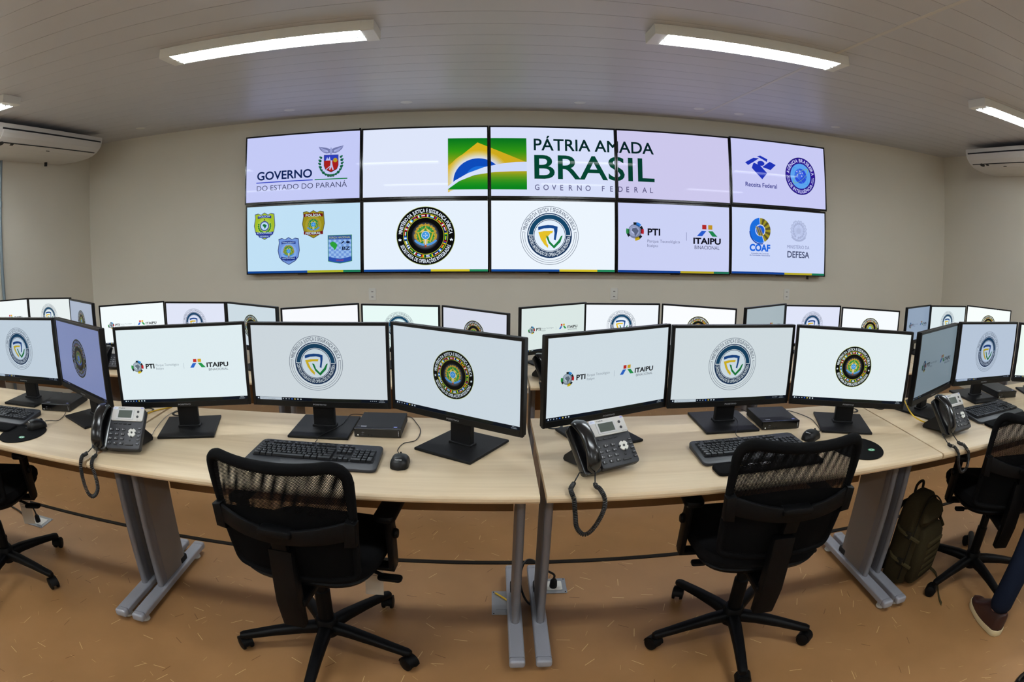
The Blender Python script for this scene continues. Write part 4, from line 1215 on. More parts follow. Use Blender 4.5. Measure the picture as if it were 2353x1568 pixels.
# ------------------------------------------------------------------ keyboards
KEYM = {}
def keymesh(w, d):
    k = (round(w, 4), round(d, 4))
    if k not in KEYM:
        mb = MB()
        a = rrect(-w / 2, w / 2, -d / 2, d / 2, .0016, 2); b = rrect(-w / 2 + .0018, w / 2 - .0018, -d / 2 + .0012, d / 2 - .0022, .0014, 2)
        mb.rings([[(x, y, 0) for x, y in a], [(x, y, .0075) for x, y in b]])
        me = bpy.data.meshes.new('key'); mb.bm.to_mesh(me); mb.bm.free(); me.materials.append(MT['key'])
        KEYM[k] = me
    return KEYM[k]
def keyboard_proto():
    t = thing('keyboard', '', 'keyboard')
    out = []
    for x, y in rrect(-.2275, .2275, -.095, .095, .022, 6):
        out.append((x + (.010 if y < 0 else 0) * (-1 if x > 0 else 1) * -1 * (-y / .095), y))
    mb = MB().prism(out, .002, .013, 'z', bevel=.004)
    for v in mb.bm.verts:
        if v.co.y > -.05 and v.co.z > .006: v.co.z += .010 * (v.co.y + .05) / .145
    bd = mb.build('body', 'kbody', t, True)
    MB().prism(rrect(-.2165, .2165, -.0445, .074, .003), .010, .0172, 'z').build('key_well', 'black', t)
    P = .01875
    A = Art()
    def key(name, x, y, w, leg='', d=.017):
        o = bpy.data.objects.new(name, keymesh(w * P - .0018, d)); COL.objects.link(o); o.parent = t
        z = .0166 + .004 * (y + .05) / .145
        o.location = (x + w * P / 2, y, z)
        if leg: A.fit(leg, x + .0035, x + .0035 + min(.0022 * len(leg), w * P - .008), y + .0005, y + .0042, (205, 207, 212), 1, .01)
        else: A.rect(x + .004, x + .006, y + .001, y + .003, (150, 152, 158), 1)
    x0 = -.2115
    ys = [.0615, .0375, .0188, .0001, -.0186, -.0373]
    x = x0; key('function_key', x, ys[0], 1, 'Esc', .012); x += P * 1.9
    for k in range(12):
        key('function_key', x, ys[0], 1, 'F%d' % (k + 1), .012); x += P + (.0075 if k in (3, 7) else 0)
    def row(y, seq):
        x = x0
        for leg, w in seq:
            key('key', x, y, w, leg); x += w * P
    row(ys[1], [(c, 1) for c in "'1234567890-="] + [('<-', 2)])
    row(ys[2], [('Tab', 1.5)] + [(c, 1) for c in 'QWERTYUIOP'] + [('´', 1), ('[', 1), ('Ent', 1.5)])
    row(ys[3], [('Caps', 1.75)] + [(c, 1) for c in 'ASDFGHJKLÇ'] + [('~', 1), (']', 1), ('', 1.25)])
    row(ys[4], [('Shift', 1.25), ('|', 1)] + [(c, 1) for c in 'ZXCVBNM,.;'] + [('/', 1), ('Shift', 1.75)])
    row(ys[5], [('Ctrl', 1.25), ('Fn', 1.25), ('Alt', 1.25), ('', 6.25), ('AltGr', 1.25), ('Fn', 1.25), ('Ctrl', 2.5)])
    nx = x0 + 15.3 * P
    for c in range(3):
        key('function_key', nx + c * P, ys[0], 1, ('Prt', 'Scr', 'Pau')[c], .012)
        key('key', nx + c * P, ys[1], 1, ('Ins', 'Hom', 'PgU')[c]); key('key', nx + c * P, ys[2], 1, ('Del', 'End', 'PgD')[c])
        key('key', nx + c * P, ys[5], 1, '<v>'[c])
    key('key', nx + P, ys[4], 1, '^')
    px = x0 + 18.6 * P
    for r, s in enumerate(('Nm/*-', '789', '456', '123')):
        n = 4 if r == 0 else 3
        for c in range(n): key('key', px + c * P, ys[1 + r], 1, ('Num', '/', '*', '-')[c] if r == 0 else s[c])
    key('key', px, ys[5], 2, '0'); key('key', px + 2 * P, ys[5], 1, ',')
    for y, l in ((ys[2] - P / 2, '+'), (ys[4] - P / 2, 'Ent')):
        key('key', px + 3 * P, y, 1, l, .0355)
    for k in range(12):
        MB().prism(rrect(-.19 + k * .027 - .008, -.19 + k * .027 + .008, .080, .086, .002, 2), .018, .0238, 'z').build('media_key', 'key', t)
    A.fit('POSITIVO', .150, .185, .080, .084, (190, 192, 196), 1, .02)
    me = A.mesh('key_legends', .0002, material='print', axis='xy')
    for v in me.vertices: v.co.z = (.0252 if v.co.y < .078 else .0242) + .004 * (v.co.y + .05) / .145 - (.0008 if v.co.y > .078 else 0)
    put('key_legends', me, bd)
    return t
KB = keyboard_proto()
kbs = [('black keyboard on the desk left of the gap, in front of the blue seal monitor', -1.232, -3.800, -2),
       ('black keyboard with a wrist rest, partly behind the right mesh chair', .312, -3.785, 2.5),
       ('black keyboard cut by the left picture edge on the far left front desk', -2.880, -3.752, 4),
       ('black keyboard at the right picture edge on the far right front desk', 1.845, -3.730, 4)]
for i, (l, x, y, a) in enumerate(kbs):
    t = KB if i == 0 else dup(KB)
    t.location = (x, y, .74); t.rotation_euler = (0, 0, math.radians(a)); tag(t, l, 'keyboard', 'keyboards on the front row')

def wrist_rest(label, x, y, a, L_=.44):
    t = thing('wrist_rest', label, 'wrist rest', (x, y, .7405), math.radians(a), 'black wrist rests')
    MB().prism(rrect(-L_ / 2, L_ / 2, -.040, .040, .018, 6), .0, .013, 'z', bevel=.005).build('pad', 'fabric', t, True)
    A = Art()
    A.poly([(-.155, .004), (-.135, .010), (-.125, .003), (-.14, -.004)], (60, 150, 80), 1); A.poly([(-.137, .008), (-.120, .011), (-.112, .003), (-.126, .001)], (220, 190, 60), 2)
    A.rect(-.148, -.108, -.008, -.004, (200, 204, 210), 1)
    A.fit('PTI', -.09, -.055, -.002, .012, (214, 216, 222), 1, .03); A.fit('ITAIPU', -.045, .0, .0, .011, (214, 216, 222), 1, .03); A.fit('BINACIONAL', -.045, .0, -.007, -.003, (170, 172, 178), 1)
    me = A.mesh('printed_logos', .0002, material='print', axis='xy'); put('printed_logos', me, t, (0, 0, .0133))
wrist_rest('black wrist rest with printed logos below the keyboard behind the right chair', .322, -3.928, 2.5)
wrist_rest('black wrist rest below the keyboard at the left picture edge', -2.870, -3.895, 4)
wrist_rest('black wrist rest below the keyboard at the right picture edge', 1.855, -3.868, 4)

# ------------------------------------------------------------------ mice and pads
def mouse_proto():
    t = thing('mouse', '', 'mouse')
    rings = []
    for i in range(15):
        q = i / 14.0
        y = -.052 + .104 * q
        e = (2 * q - 1)
        hw = .0315 * (1 - abs(e) ** 3.2) ** .5 * (1 - .06 * math.cos(PI * e)) + .0006
        hh = .036 * (1 - abs(e) ** 2.6) ** .6 * (1 - .18 * e) + .001
        ring = []
        for k in range(14):
            a = PI * k / 13
            ring.append((hw * math.copysign(abs(math.cos(a)) ** .75, math.cos(a)), y, .001 + hh * max(0.0, math.sin(a)) ** .8))
        rings.append(ring)
    MB().rings(rings).build('shell', 'black', t, True)
    MB().lathe([(.0085, -.003), (.0105, -.0015), (.0105, .0015), (.0085, .003)], 18, Matrix.Translation((0, .026, .0255)), 'x').build('scroll_wheel', 'gloss', t, True)
    A = Art(); A.fit('POSITIVO', -.011, .011, -.0315, -.0285, (230, 232, 236), 1, .04)
    me = A.mesh('brand_lettering', .0002, material='print', axis='xy'); o = put('brand_lettering', me, t); o.matrix_local = Matrix.Translation((0, -.0355, .0322)) @ Matrix.Rotation(.62, 4, 'X') @ Matrix.Translation((0, .030, 0))
    return t
MS = mouse_proto()
for i, (l, x, y, a) in enumerate((('black mouse on bare wood beside the keyboard left of the centre gap', -.932, -3.820, 0), ('black mouse between keyboard and round pad, behind the right mesh chair', .622, -3.715, -58), ('black mouse on the round pad at far left', -2.545, -3.812, -28))):
    t = MS if i == 0 else dup(MS)
    t.location = (x, y, .74 if i < 2 else .7435); t.rotation_euler = (0, 0, math.radians(a)); tag(t, l, 'mouse', 'computer mice')
def mousepad(label, x, y, a):
    t = thing('mouse_pad', label, 'mouse pad', (x, y, .7406), math.radians(a), 'round mouse pads')
    pts = []
    for k in range(56):
        an = 2 * PI * k / 56
        r = .113 + .012 * max(0, -math.sin(an)) ** 3
        pts.append((r * math.cos(an), r * 1.02 * math.sin(an)))
    MB().prism(pts, 0, .0032, 'z', bevel=.0012, seg=1).build('pad', 'fabric', t)
    A = Art(); A.disc(.045, -.045, .017, (60, 150, 100), 1, 28, .013); A.disc(.045, -.045, .012, (200, 226, 212), 2, 24, .0085); A.star(.045, -.045, .008, (40, 120, 80), 3, .5, 3)
    A.fit('Tecnologia', -.05, .01, .048, .052, (120, 122, 128), 1)
    me = A.mesh('printed_logo', .0002, material='print', axis='xy'); put('printed_logo', me, t, (0, 0, .0034))
mousepad('round black mouse pad with green logo behind the right mesh chair', .765, -3.862, 0)
mousepad('round black mouse pad with green logo under the mouse at far left', -2.565, -3.890, -8)

# ------------------------------------------------------------------ small computers
def pc_proto():
    t = thing('mini_computer', '', 'computer')
    MB().box(-.0875, .0875, 0, .185, .003, .036, .002).build('case', 'blackmat', t)
    fp_ = MB().box(-.0885, .0885, -.008, .001, .002, .037, .003).build('front_panel', 'gloss', t)
    MB().lathe([(.0028, 0), (.0028, -.0012), (0, -.0012)], 12, Matrix.Translation((-.074, -.008, .010)), 'y').build('power_button', 'white', fp_)
    for x in (-.052, -.040): MB().lathe([(.003, 0), (.003, -.0008), (0, -.0008)], 10, Matrix.Translation((x + .018, -.008, .011)), 'y').build('audio_jack', 'slot', fp_)
    A = Art(); A.rect(-.060, -.050, .020, .022, (90, 92, 96), 1); A.rect(-.064, -.050, .012, .0135, (70, 72, 78), 1); A.rect(-.0572, -.0560, .010, .024, (80, 82, 86), 1)
    for k, ch in enumerate('OVITISOP'): A.fit(ch, .078, .0805, .008 + .0026 * k, .0102 + .0026 * k, (200, 202, 206), 1, .02)
    put('front_print', A.mesh('front_print', .0002, material='print'), fp_, (0, -.0082, 0))
    B = Art(); B.rect(-.066, -.045, .012, .022, (170, 174, 184), 1); B.rect(-.064, -.047, .014, .020, (120, 124, 140), 2); B.rect(.058, .072, .010, .020, (90, 100, 200), 1); B.rect(.060, .070, .012, .018, (180, 190, 235), 2); B.rect(-.078, -.070, .014, .018, (90, 92, 98), 1)
    put('stickers', B.mesh('stickers', .0002, material='print', axis='xy'), t, (0, 0, .0363))
    MB().box(.015, .045, .190, .215, .010, .024, .003).build('blue_plug', 'blue', t)
    MB().box(-.04, -.02, .186, .215, .010, .022, .003).build('black_plug', 'blackmat', t)
    return t
PC = pc_proto()
for i, (l, x, y, a) in enumerate((('small black computer on the desk left of the gap, beside its middle stand', -1.050, -3.573, 0), ('small black computer on the desk right of the gap, behind its keyboard', .540, -3.585, -4), ('small black computer on the far left front desk', -2.622, -3.575, 9), ('small black computer on the far right front desk', 2.215, -3.550, -8))):
    t = PC if i == 0 else dup(PC)
    t.location = (x, y, .74); t.rotation_euler = (0, 0, math.radians(a)); tag(t, l, 'computer', 'small computers on the front row')

# ------------------------------------------------------------------ cables on the desks
def cable(label, pts, r=.0016, m='cable', name='cable', group=None):
    o = MB().tube(smoothpath(pts, 8), r, 6).build(name, m, None, True)
    return tag(o, label, 'cable', group)
cable('thin black keyboard cable looping over the stand base left of the gap', [(-1.255, -3.702, .762), (-1.262, -3.66, .752), (-1.262, -3.625, .7545), (-1.213, -3.50, .7540), (-1.205, -3.43, .7545), (-1.19, -3.37, .758), (-1.11, -3.342, .7455), (-1.08, -3.352, .755)])
cable('thin black mouse cable winding to the computer left of the gap', [(-.940, -3.768, .757), (-.957, -3.70, .7432), (-.945, -3.635, .7432), (-.905, -3.60, .7432), (-.898, -3.50, .7432), (-.925, -3.41, .7432), (-.955, -3.345, .7432), (-.99, -3.36, .750)])
cable('thin black keyboard cable over the stand base behind the right chair', [(.300, -3.688, .760), (.310, -3.63, .7535), (.378, -3.50, .7540), (.385, -3.42, .7545), (.41, -3.36, .7550), (.455, -3.345, .7545), (.485, -3.36, .745), (.51, -3.38, .750)])
cable('thin black mouse cable right of the small computer behind the right chair', [(.668, -3.688, .757), (.71, -3.65, .7432), (.735, -3.57, .7432), (.745, -3.49, .7432), (.705, -3.39, .7432), (.65, -3.36, .7432), (.60, -3.385, .750)])
cable('thin black mouse cable on the far left front desk', [(-2.523, -3.770, .762), (-2.512, -3.745, .757), (-2.505, -3.70, .744), (-2.52, -3.64, .7432), (-2.545, -3.59, .745)])
cable('yellow network cable running behind the phone on the desk left of gap', [(-1.955, -3.755, .749), (-2.02, -3.69, .7450), (-2.10, -3.56, .7442), (-2.115, -3.46, .7442), (-2.05, -3.37, .7442)], .0032, 'yellow', 'network_cable', 'yellow network cables')
cable('short yellow network cable rising under the leftmost monitor of the left desk', [(-1.985, -3.385, .7435), (-1.96, -3.41, .7435), (-1.945, -3.432, .745), (-1.94, -3.44, .735)], .0032, 'yellow', 'network_cable', 'yellow network cables')
cable('thin grey cable from the phone under the left desk monitors', [(-1.925, -3.76, .750), (-1.970, -3.66, .7430), (-2.008, -3.50, .7430), (-2.0, -3.38, .7430)], .0014, 'greycable')
cable('yellow network cable on the far right desk, curving to its phone', [(1.276, -3.748, .7578), (1.268, -3.715, .7578), (1.260, -3.675, .763), (1.257, -3.637, .776), (1.254, -3.603, .80), (1.285, -3.53, .815), (1.34, -3.45, .79), (1.38, -3.38, .7435)], .0034, 'yellow', 'network_cable', 'yellow network cables')
cable('black cable loop at the small computer near the right picture edge', [(2.108, -3.62, .762), (2.112, -3.57, .7430), (2.113, -3.52, .7430), (2.118, -3.45, .7430), (2.112, -3.40, .7430)])

# ------------------------------------------------------------------ office chairs
def chair_proto():
    t = thing('office_chair', '', 'chair')
    # gas column and hub
    MB().lathe([(.030, .055), (.040, .062), (.044, .075), (.044, .128), (.038, .140), (.030, .142)], 24).build('hub', 'chairblack', t, True)
    MB().lathe([(.029, .135), (.029, .27), (.024, .275), (.024, .335), (.020, .34), (.020, .395)], 20).build('gas_column', 'chairblack', t, True)
    # five legs, each with its castor
    for k in range(5):
        a = 2 * PI * k / 5
        m = Matrix.Rotation(a, 4, 'Z')
        rings = []
        for r, w, zb, zt_ in ((.030, .026, .072, .122), (.10, .024, .076, .120), (.20, .021, .072, .108), (.285, .019, .064, .094), (.322, .018, .060, .088), (.336, .012, .062, .084)):
            rings.append([m @ Vector((r, y, z)) for y, z in rrect(-w, w, zb, zt_, min(w, (zt_ - zb) / 2) * .75, 3)])
        lg = MB().rings(rings).build('leg', 'chairblack', t, True)
        sw = Matrix.Translation(m @ Vector((.318, 0, 0))) @ Matrix.Rotation(a + (0.6, 2.3, -1.1, 1.5, -.4)[k], 4, 'Z')
        cb = MB()
        cb.lathe([(.0055, .040), (.0055, .066)], 10, sw)
        for s in (-1, 1):
            cb.lathe([(.004, s * .009), (.020, s * .009), (.0275, s * .011), (.029, s * .015), (.0275, s * .022), (.020, s * .025), (.004, s * .026)], 20, sw @ Matrix.Translation((.012, 0, .029)), 'y')
        hood = []
        for i in range(9):
            an = PI * i / 8
            hood.append((.012 + .0315 * math.cos(an), .029 + .0315 * math.sin(an)))
        for i in range(8, -1, -1):
            an = PI * i / 8
            hood.append((.012 + .0297 * math.cos(an), .029 + .0297 * math.sin(an)))
        cb.prism(hood, -.022, .022, 'y', m=sw)
        cb.box(.002, .022, -.0085, .0085, .020, .050, m=sw)
        cb.build('castor', 'chairblack', lg, True)
    # mechanism and levers
    MB().box(-.075, .075, -.13, .09, .375, .415, .012).box(-.05, .05, -.245, -.10, .372, .402, .010).build('mechanism', 'chairblack', t)
    MB().tube(smoothpath([(.06, .02, .392), (.15, .02, .390), (.20, .012, .380), (.235, .0, .374)], 5), [.007] * 16, 8).prism(rrect(.215, .30, -.022, .018, .014), .364, .376, 'z', bevel=.004).build('lever', 'chairblack', t, True)
    MB().tube([(-.06, -.04, .392), (-.19, -.04, .388)], .006, 8).prism(rrect(-.235, -.18, -.055, -.022, .010), .380, .392, 'z', bevel=.003).build('tilt_knob', 'chairblack', t, True)
    # seat
    def seat(n, hw, d0, d1, z, dy=0): return [(x, y + dy, z) for x, y in n]
    out = []
    for k in range(48):
        an = 2 * PI * k / 48
        ca, sa = math.cos(an), math.sin(an)
        out.append((math.copysign(abs(ca) ** .55, ca), math.copysign(abs(sa) ** .55, sa)))
    def ring(hw, hd, z, cy=.035): return [(hw * x * (1 + .04 * y), cy + hd * y, z - .018 * max(0, y) ** 4) for x, y in out]
    MB().rings([ring(.20, .19, .412), ring(.226, .215, .420), ring(.238, .226, .436), ring(.232, .222, .442)]).build('seat_pan', 'chairblack', t, True)
    MB().rings([ring(.226, .216, .438), ring(.244, .234, .452), ring(.246, .236, .470), ring(.236, .226, .487), ring(.205, .195, .496), ring(.12, .11, .498), ring(.01, .01, .497)]).build('seat_cushion', 'fabric', t, True)
    # back upright: broad cover low down, slim neck above
    MB().prism([(-.255, .292), (-.222, .292), (-.225, .45), (-.232, .600), (-.268, .600), (-.275, .40)], -.040, .040, 'x', bevel=.008, seg=2).build('back_upright', 'chairblack', t, True)
    MB().prism([(-.238, .58), (-.262, .58), (-.276, .665), (-.250, .675)], -.026, .026, 'x', bevel=.005).build('upright_neck', 'chairblack', t, True)
    MB().prism(rrect(-.055, .055, .655, .682, .010), -.292, -.245, 'y', bevel=.008, seg=2).build('bar_hub', 'chairblack', t, True)
    # cross bar, bowed round the back
    rings = []
    for i in range(25):
        u = 2 * i / 24 - 1
        x = .226 * u
        y = -.272 + .060 * abs(u) ** 2.2
        zc = .668 - .016 * (1 - u * u) + .012 * abs(u)
        h = .024 + .008 * abs(u)
        rings.append([(x, y + a, zc + b) for a, b in rrect(-.009, .009, -h, h, .006, 2)])
    MB().rings(rings).build('back_bar', 'chairblack', t, True)
    for s in (-1, 1):
        MB().prism([(s * .196, .622), (s * .232, .628), (s * .236, .706), (s * .204, .712)], -.236, -.196, 'y', bevel=.006).build('bar_bracket', 'chairblack', t, True)
    # backrest surface
    def hw(v): return .210 + .018 * math.sin(PI * v * .72)
    def bp(u, v, off=0.0):
        z = .470 + .425 * v
        y = -.212 - .018 * math.sin(PI * v * .9) - .052 * v * v + .048 * abs(u) ** 2.4 - off
        return Vector((u * hw(v), y, z - .018 * (1 - u * u) * v ** 3))
    # outline, corners rounded
    def outline():
        P = []
        r = .17
        def c(u0, v0, a0, su, sv):
            for k in range(7):
                a = math.radians(a0 + 90 * k / 6)
                P.append((u0 + su * math.cos(a), v0 + sv * math.sin(a)))
        c(1 - .24, 1 - .14, 0, .24, .14); c(-1 + .24, 1 - .14, 90, .24, .14); c(-1 + .12, .06, 180, .12, .06); c(1 - .12, .06, 270, .12, .06)
        return P
    O = outline()
    dense = []
    for i in range(len(O)):
        a, b = O[i], O[(i + 1) % len(O)]
        n = max(1, int(math.hypot((b[0] - a[0]) * .22, (b[1] - a[1]) * .42) / .02))
        for k in range(n): dense.append((a[0] + (b[0] - a[0]) * k / n, a[1] + (b[1] - a[1]) * k / n))
    path = [bp(u * .97, v * .985 + .008) for u, v in dense]
    path.append(path[0]); 
    MB().tube(path, [.0125 + .0055 * min(1, max(0, (p.z - .70) / .16)) for p in path], 10).build('back_frame', 'fabric', t, True)
    def inside(u, v):
        au = abs(u)
        lo = 0.0; hi = 1.0
        if au > .76: hi = 1 - .14 + .14 * math.sqrt(max(0, 1 - ((au - .76) / .24) ** 2))
        if au > .88: lo = .06 - .06 * math.sqrt(max(0, 1 - ((au - .88) / .12) ** 2))
        return lo + (hi - lo) * v
    MB().grid(lambda a, b: bp(2 * a - 1, inside(2 * a - 1, b), .006), 28, 26).build('mesh_front', 'mesh1', t, True)
    MB().grid(lambda a, b: bp(2 * a - 1, inside(2 * a - 1, b), -.010), 28, 26).build('mesh_rear', 'mesh2', t, True)
    # the lower half is backed with cloth
    MB().grid(lambda a, b: bp((2 * a - 1) * .96, .02 + .60 * b - .10 * (2 * a - 1) ** 2 * b, -.004), 24, 14).grid(lambda a, b: bp((2 * a - 1) * .96, .02 + .60 * b - .10 * (2 * a - 1) ** 2 * b, -.002), 24, 14).build('lumbar_pad', 'fabric', t, True)
    # arms
    for s in (-1, 1):
        up_r = MB()
        up_r.prism([(-.01, .405), (.05, .405), (.045, .50), (.035, .62), (-.03, .62), (-.02, .50)], s * .268 - .010, s * .268 + .010, 'x', bevel=.005)
        up_r.prism(rrect(-.005, .045, .398, .412, .004), min(s * .10, s * .275), max(s * .10, s * .275), 'x')
        ar = up_r.build('arm_upright', 'chairblack', t, True)
        MB().lathe([(.017, s * .0), (.018, s * .008), (.014, s * .014), (0, s * .015)], 16, Matrix.Translation((s * .277, .015, .545)), 'x').build('arm_knob', 'chairblack', ar, True)
        MB().prism(rrect(s * .262 - .036, s * .262 + .036, -.055, .175, .026, 5), .615, .640, 'z', bevel=.009).build('arm_pad', 'chairblack', ar, True)
    # paper tag under the seat
    tg = MB().prism([(.148, .245), (.215, .250), (.220, .392), (.155, .388)], -.002 + .05, -.0012 + .05, 'y').build('paper_tag', 'tag', t)
    A = Art(); A.rect(.160, .212, .335, .338, (120, 112, 100), 1); A.rect(.160, .205, .350, .353, (120, 112, 100), 1); A.rect(.160, .210, .365, .368, (120, 112, 100), 1)
    put('tag_print', A.mesh('tag_print', .0002, material='print'), tg, (0, .0478, 0))
    return t
CH = chair_proto()
CHS = [('black mesh office chair at the desk left of the centre gap', -1.220, -3.930, -6, 55 - 0),
       ('black mesh office chair at the desk right of the centre gap', .312, -3.920, -5, 43),
       ('black mesh office chair at the right picture edge, beside the backpack', 1.700, -3.990, -24, 45),
       ('black mesh office chair cut by the left picture edge', -2.895, -3.955, 20, 70)]
for i, (l, x, y, a, b) in enumerate(CHS):
    t = CH if i == 0 else dup(CH)
    t.location = (x, y, 0); t.rotation_euler = (0, 0, math.radians(a)); tag(t, l, 'chair', 'mesh office chairs')
    for ch in t.children:
        n = ch.name.split('.')[0]
        if n == 'leg': ch.rotation_euler = (0, 0, math.radians(b - a))
        if i == 1 and n in ('back_frame', 'mesh_front', 'mesh_rear', 'lumbar_pad', 'back_bar', 'bar_bracket', 'bar_hub', 'upright_neck'): ch.location = (.014, 0, .034)

# ------------------------------------------------------------------ sockets and cables on the floor
def floor_box(label, x, y, rz, w, d, plug, group):
    t = thing('floor_socket', label, 'socket', (x, y, 0), rz, group)
    MB().prism(rrect(-w / 2, w / 2, -d / 2, d / 2, .004), 0, .003, 'z', bevel=.001).build('plate', 'steel', t)
    MB().prism(rrect(-w * .32, w * .32, -d * .30, d * .30, .006), .003, .0045, 'z').build('socket_insert', 'outlet' if plug else 'steel', t)
    for sx in (-1, 1):
        for sy in (-1, 1): MB().lathe([(.003, .003), (.003, .0042), (0, .0042)], 8, Matrix.Translation((sx * (w / 2 - .008), sy * (d / 2 - .008), 0))).build('screw', 'slot', t)
    if plug:
        pl = MB().lathe([(.016, .004), (.017, .010), (.015, .038), (.010, .046), (.006, .050)], 14, Matrix.Translation((-.005, -.01, 0))).build('plug', 'blackmat', t, True)
    return t
floor_box('steel floor socket with black plug, right of the centre gap legs', -.345, -3.485, 0, .105, .115, True, 'floor sockets')
floor_box('grey steel floor plate behind the leg left of the centre gap', -.565, -3.605, 0, .10, .17, False, 'floor sockets')
floor_box('pale floor socket with a plug behind the far left chair', -3.100, -3.460, 0, .13, .12, True, 'floor sockets')
cable('black power cable looping from the floor socket between the centre legs', [(-.350, -3.495, .050), (-.352, -3.500, .075), (-.385, -3.51, .105), (-.45, -3.50, .155), (-.485, -3.52, .150), (-.500, -3.56, .09), (-.480, -3.60, .025), (-.445, -3.64, .010), (-.40, -3.60, .006), (-.39, -3.45, .006), (-.40, -3.38, .010)], .005, 'cable', 'power_cable', 'power cables on the floor')
cable('green yellow earth cable on the floor between the centre legs', [(-.60, -3.54, .008), (-.555, -3.59, .008), (-.52, -3.645, .006), (-.50, -3.69, .006), (-.505, -3.74, .006)], .004, 'yellow', 'power_cable', 'power cables on the floor')
cable('black power cable at the floor socket behind the far left chair', [(-3.105, -3.470, .050), (-3.11, -3.475, .085), (-3.15, -3.47, .11), (-3.21, -3.46, .07), (-3.25, -3.45, .012), (-3.33, -3.42, .007), (-3.50, -3.38, .007)], .005, 'cable', 'power_cable', 'power cables on the floor')

# ------------------------------------------------------------------ backpack
def backpack(x, y, rz):
    t = thing('backpack', 'olive green backpack leaning on the floor beside the right desk legs', 'backpack', (x, y, 0), math.radians(rz))
    def loop(z, hw, hd, cy=0.0, cx=0.0):
        return [(cx + hw * math.copysign(abs(math.cos(a)) ** .55, math.cos(a)), cy + hd * math.copysign(abs(math.sin(a)) ** .55, math.sin(a)), z) for a in (2 * PI * k / 32 for k in range(32))]
    MB().rings([loop(.002, .125, .075), loop(.02, .148, .098), (loop(.12, .158, .110)), loop(.26, .155, .108, .004), loop(.36, .146, .098, .012, -.006), loop(.44, .128, .080, .024, -.012), loop(.49, .098, .058, .034, -.016), loop(.515, .05, .03, .04, -.02)]).build('main_bag', 'olive', t, True)
    # front pocket (towards -y) with webbing rows
    pk = MB().rings([loop(.03, .100, .035, -.115), loop(.06, .118, .050, -.118), loop(.20, .120, .052, -.118), loop(.30, .112, .044, -.110), loop(.345, .09, .028, -.098), loop(.36, .05, .012, -.09)]).build('front_pocket', 'olive', t, True)
    for z in (.08, .125, .17, .215, .26):
        MB().prism([(-.072, z), (.072, z), (.072, z + .024), (-.072, z + .024)], -.1725, -.155, 'y', bevel=.004).build('webbing_strap', 'webbing', pk)
    MB().rings([loop(.37, .10, .03, -.075, -.006), loop(.40, .115, .045, -.072, -.006), loop(.45, .10, .045, -.055, -.01), loop(.475, .06, .025, -.04, -.012)]).build('top_pocket', 'olive', t, True)
    # side compression straps with buckles
    for s in (-1, 1):
        for z in (.17, .33):
            sp = MB().tube(smoothpath([(s * .10, .095, z + .02), (s * .165, .04, z + .012), (s * .168, -.04, z), (s * .135, -.12, z - .03)], 5), .010, 6).build('side_strap', 'webbing', t, True)
            MB().box(s * .166 - .010, s * .166 + .010, -.065, -.020, z - .018, z + .018, .005).build('buckle', 'olivedark', sp)
    hd = MB().tube(smoothpath([(-.05, .07, .50), (-.045, .072, .545), (0, .074, .556), (.03, .072, .54), (.035, .07, .49)], 6), .009, 8).build('carry_handle', 'olivedark', t, True)
    for s in (-1, 1):
        MB().tube(smoothpath([(s * .06, .09, .46), (s * .075, .145, .40), (s * .08, .155, .25), (s * .09, .125, .10), (s * .11, .10, .04)], 6), .016, 8).build('shoulder_strap', 'olivedark', t, True)
    zz = MB().tube(smoothpath([(-.156, -.07, .06), (-.160, -.075, .25), (-.14, -.072, .40), (-.08, -.055, .475), (0, -.04, .50), (.07, -.05, .475), (.13, -.07, .40), (.157, -.075, .25), (.155, -.07, .06)], 6), .0045, 6).build('zip', 'olivedark', t, True)
    # loose strap lying on the floor
    st = MB()
    iv = (Matrix.Translation(t.location) @ Matrix.Rotation(math.radians(rz), 4, 'Z')).inverted()
    P = [iv @ q for q in smoothpath([(1.475, -3.80, .06), (1.545, -3.88, .014), (1.552, -3.955, .003), (1.487, -4.077, .003), (1.440, -4.170, .003), (1.424, -4.226, .003)], 6)]
    Lr = [[p + Vector((.013, .007, .0015)), p + Vector((-.013, -.007, .0015)), p + Vector((-.013, -.007, -.0012)), p + Vector((.013, .007, -.0012))] for p in P]
    st.rings(Lr).build('loose_strap', 'webbing', t)
    return t
backpack(1.362, -3.800, 18).scale = (.97, .76, .845)

# ------------------------------------------------------------------ bin at the lower right corner
bn = thing('waste_bin', 'round black-rimmed bin with pale inside in the lower right picture corner', 'bin', (1.064, -5.062, 0))
MB().lathe([(.0, .004), (.105, .004), (.12, .0), (.138, .285), (.132, .285), (.115, .012), (0, .010)], 40).build('bucket', 'liner', bn, True)
MB().lathe([(.139, .270), (.146, .274), (.148, .286), (.144, .294), (.137, .294), (.131, .288), (.131, .276)], 48).build('rim', 'gloss', bn, True)

# ------------------------------------------------------------------ person at the right edge (only one lower leg is in the picture)
def skinned(name, verts, edges, radii, root, m, parent, sub=2):
    me = bpy.data.meshes.new(name); me.from_pydata([tuple(v) for v in verts], edges, [])
    o = bpy.data.objects.new(name, me); COL.objects.link(o)
    md = o.modifiers.new('skin', 'SKIN'); md.use_smooth_shade = True
    for i, r in enumerate(radii):
        sv = me.skin_vertices[0].data[i]
        sv.radius = (r, r) if not isinstance(r, tuple) else r
        sv.use_root = (i == root)
    o.modifiers.new('subd', 'SUBSURF').levels = sub
    o.modifiers['subd'].render_levels = sub
    bpy.context.view_layer.update()
    me2 = bpy.data.meshes.new_from_object(o.evaluated_get(bpy.context.evaluated_depsgraph_get()))
    bpy.data.objects.remove(o); bpy.data.meshes.remove(me)
    me2.name = name
    for p in me2.polygons: p.use_smooth = True
    me2.materials.clear(); me2.materials.append(MT[m])
    ob = bpy.data.objects.new(name, me2); COL.objects.link(ob); ob.parent = parent
    return ob
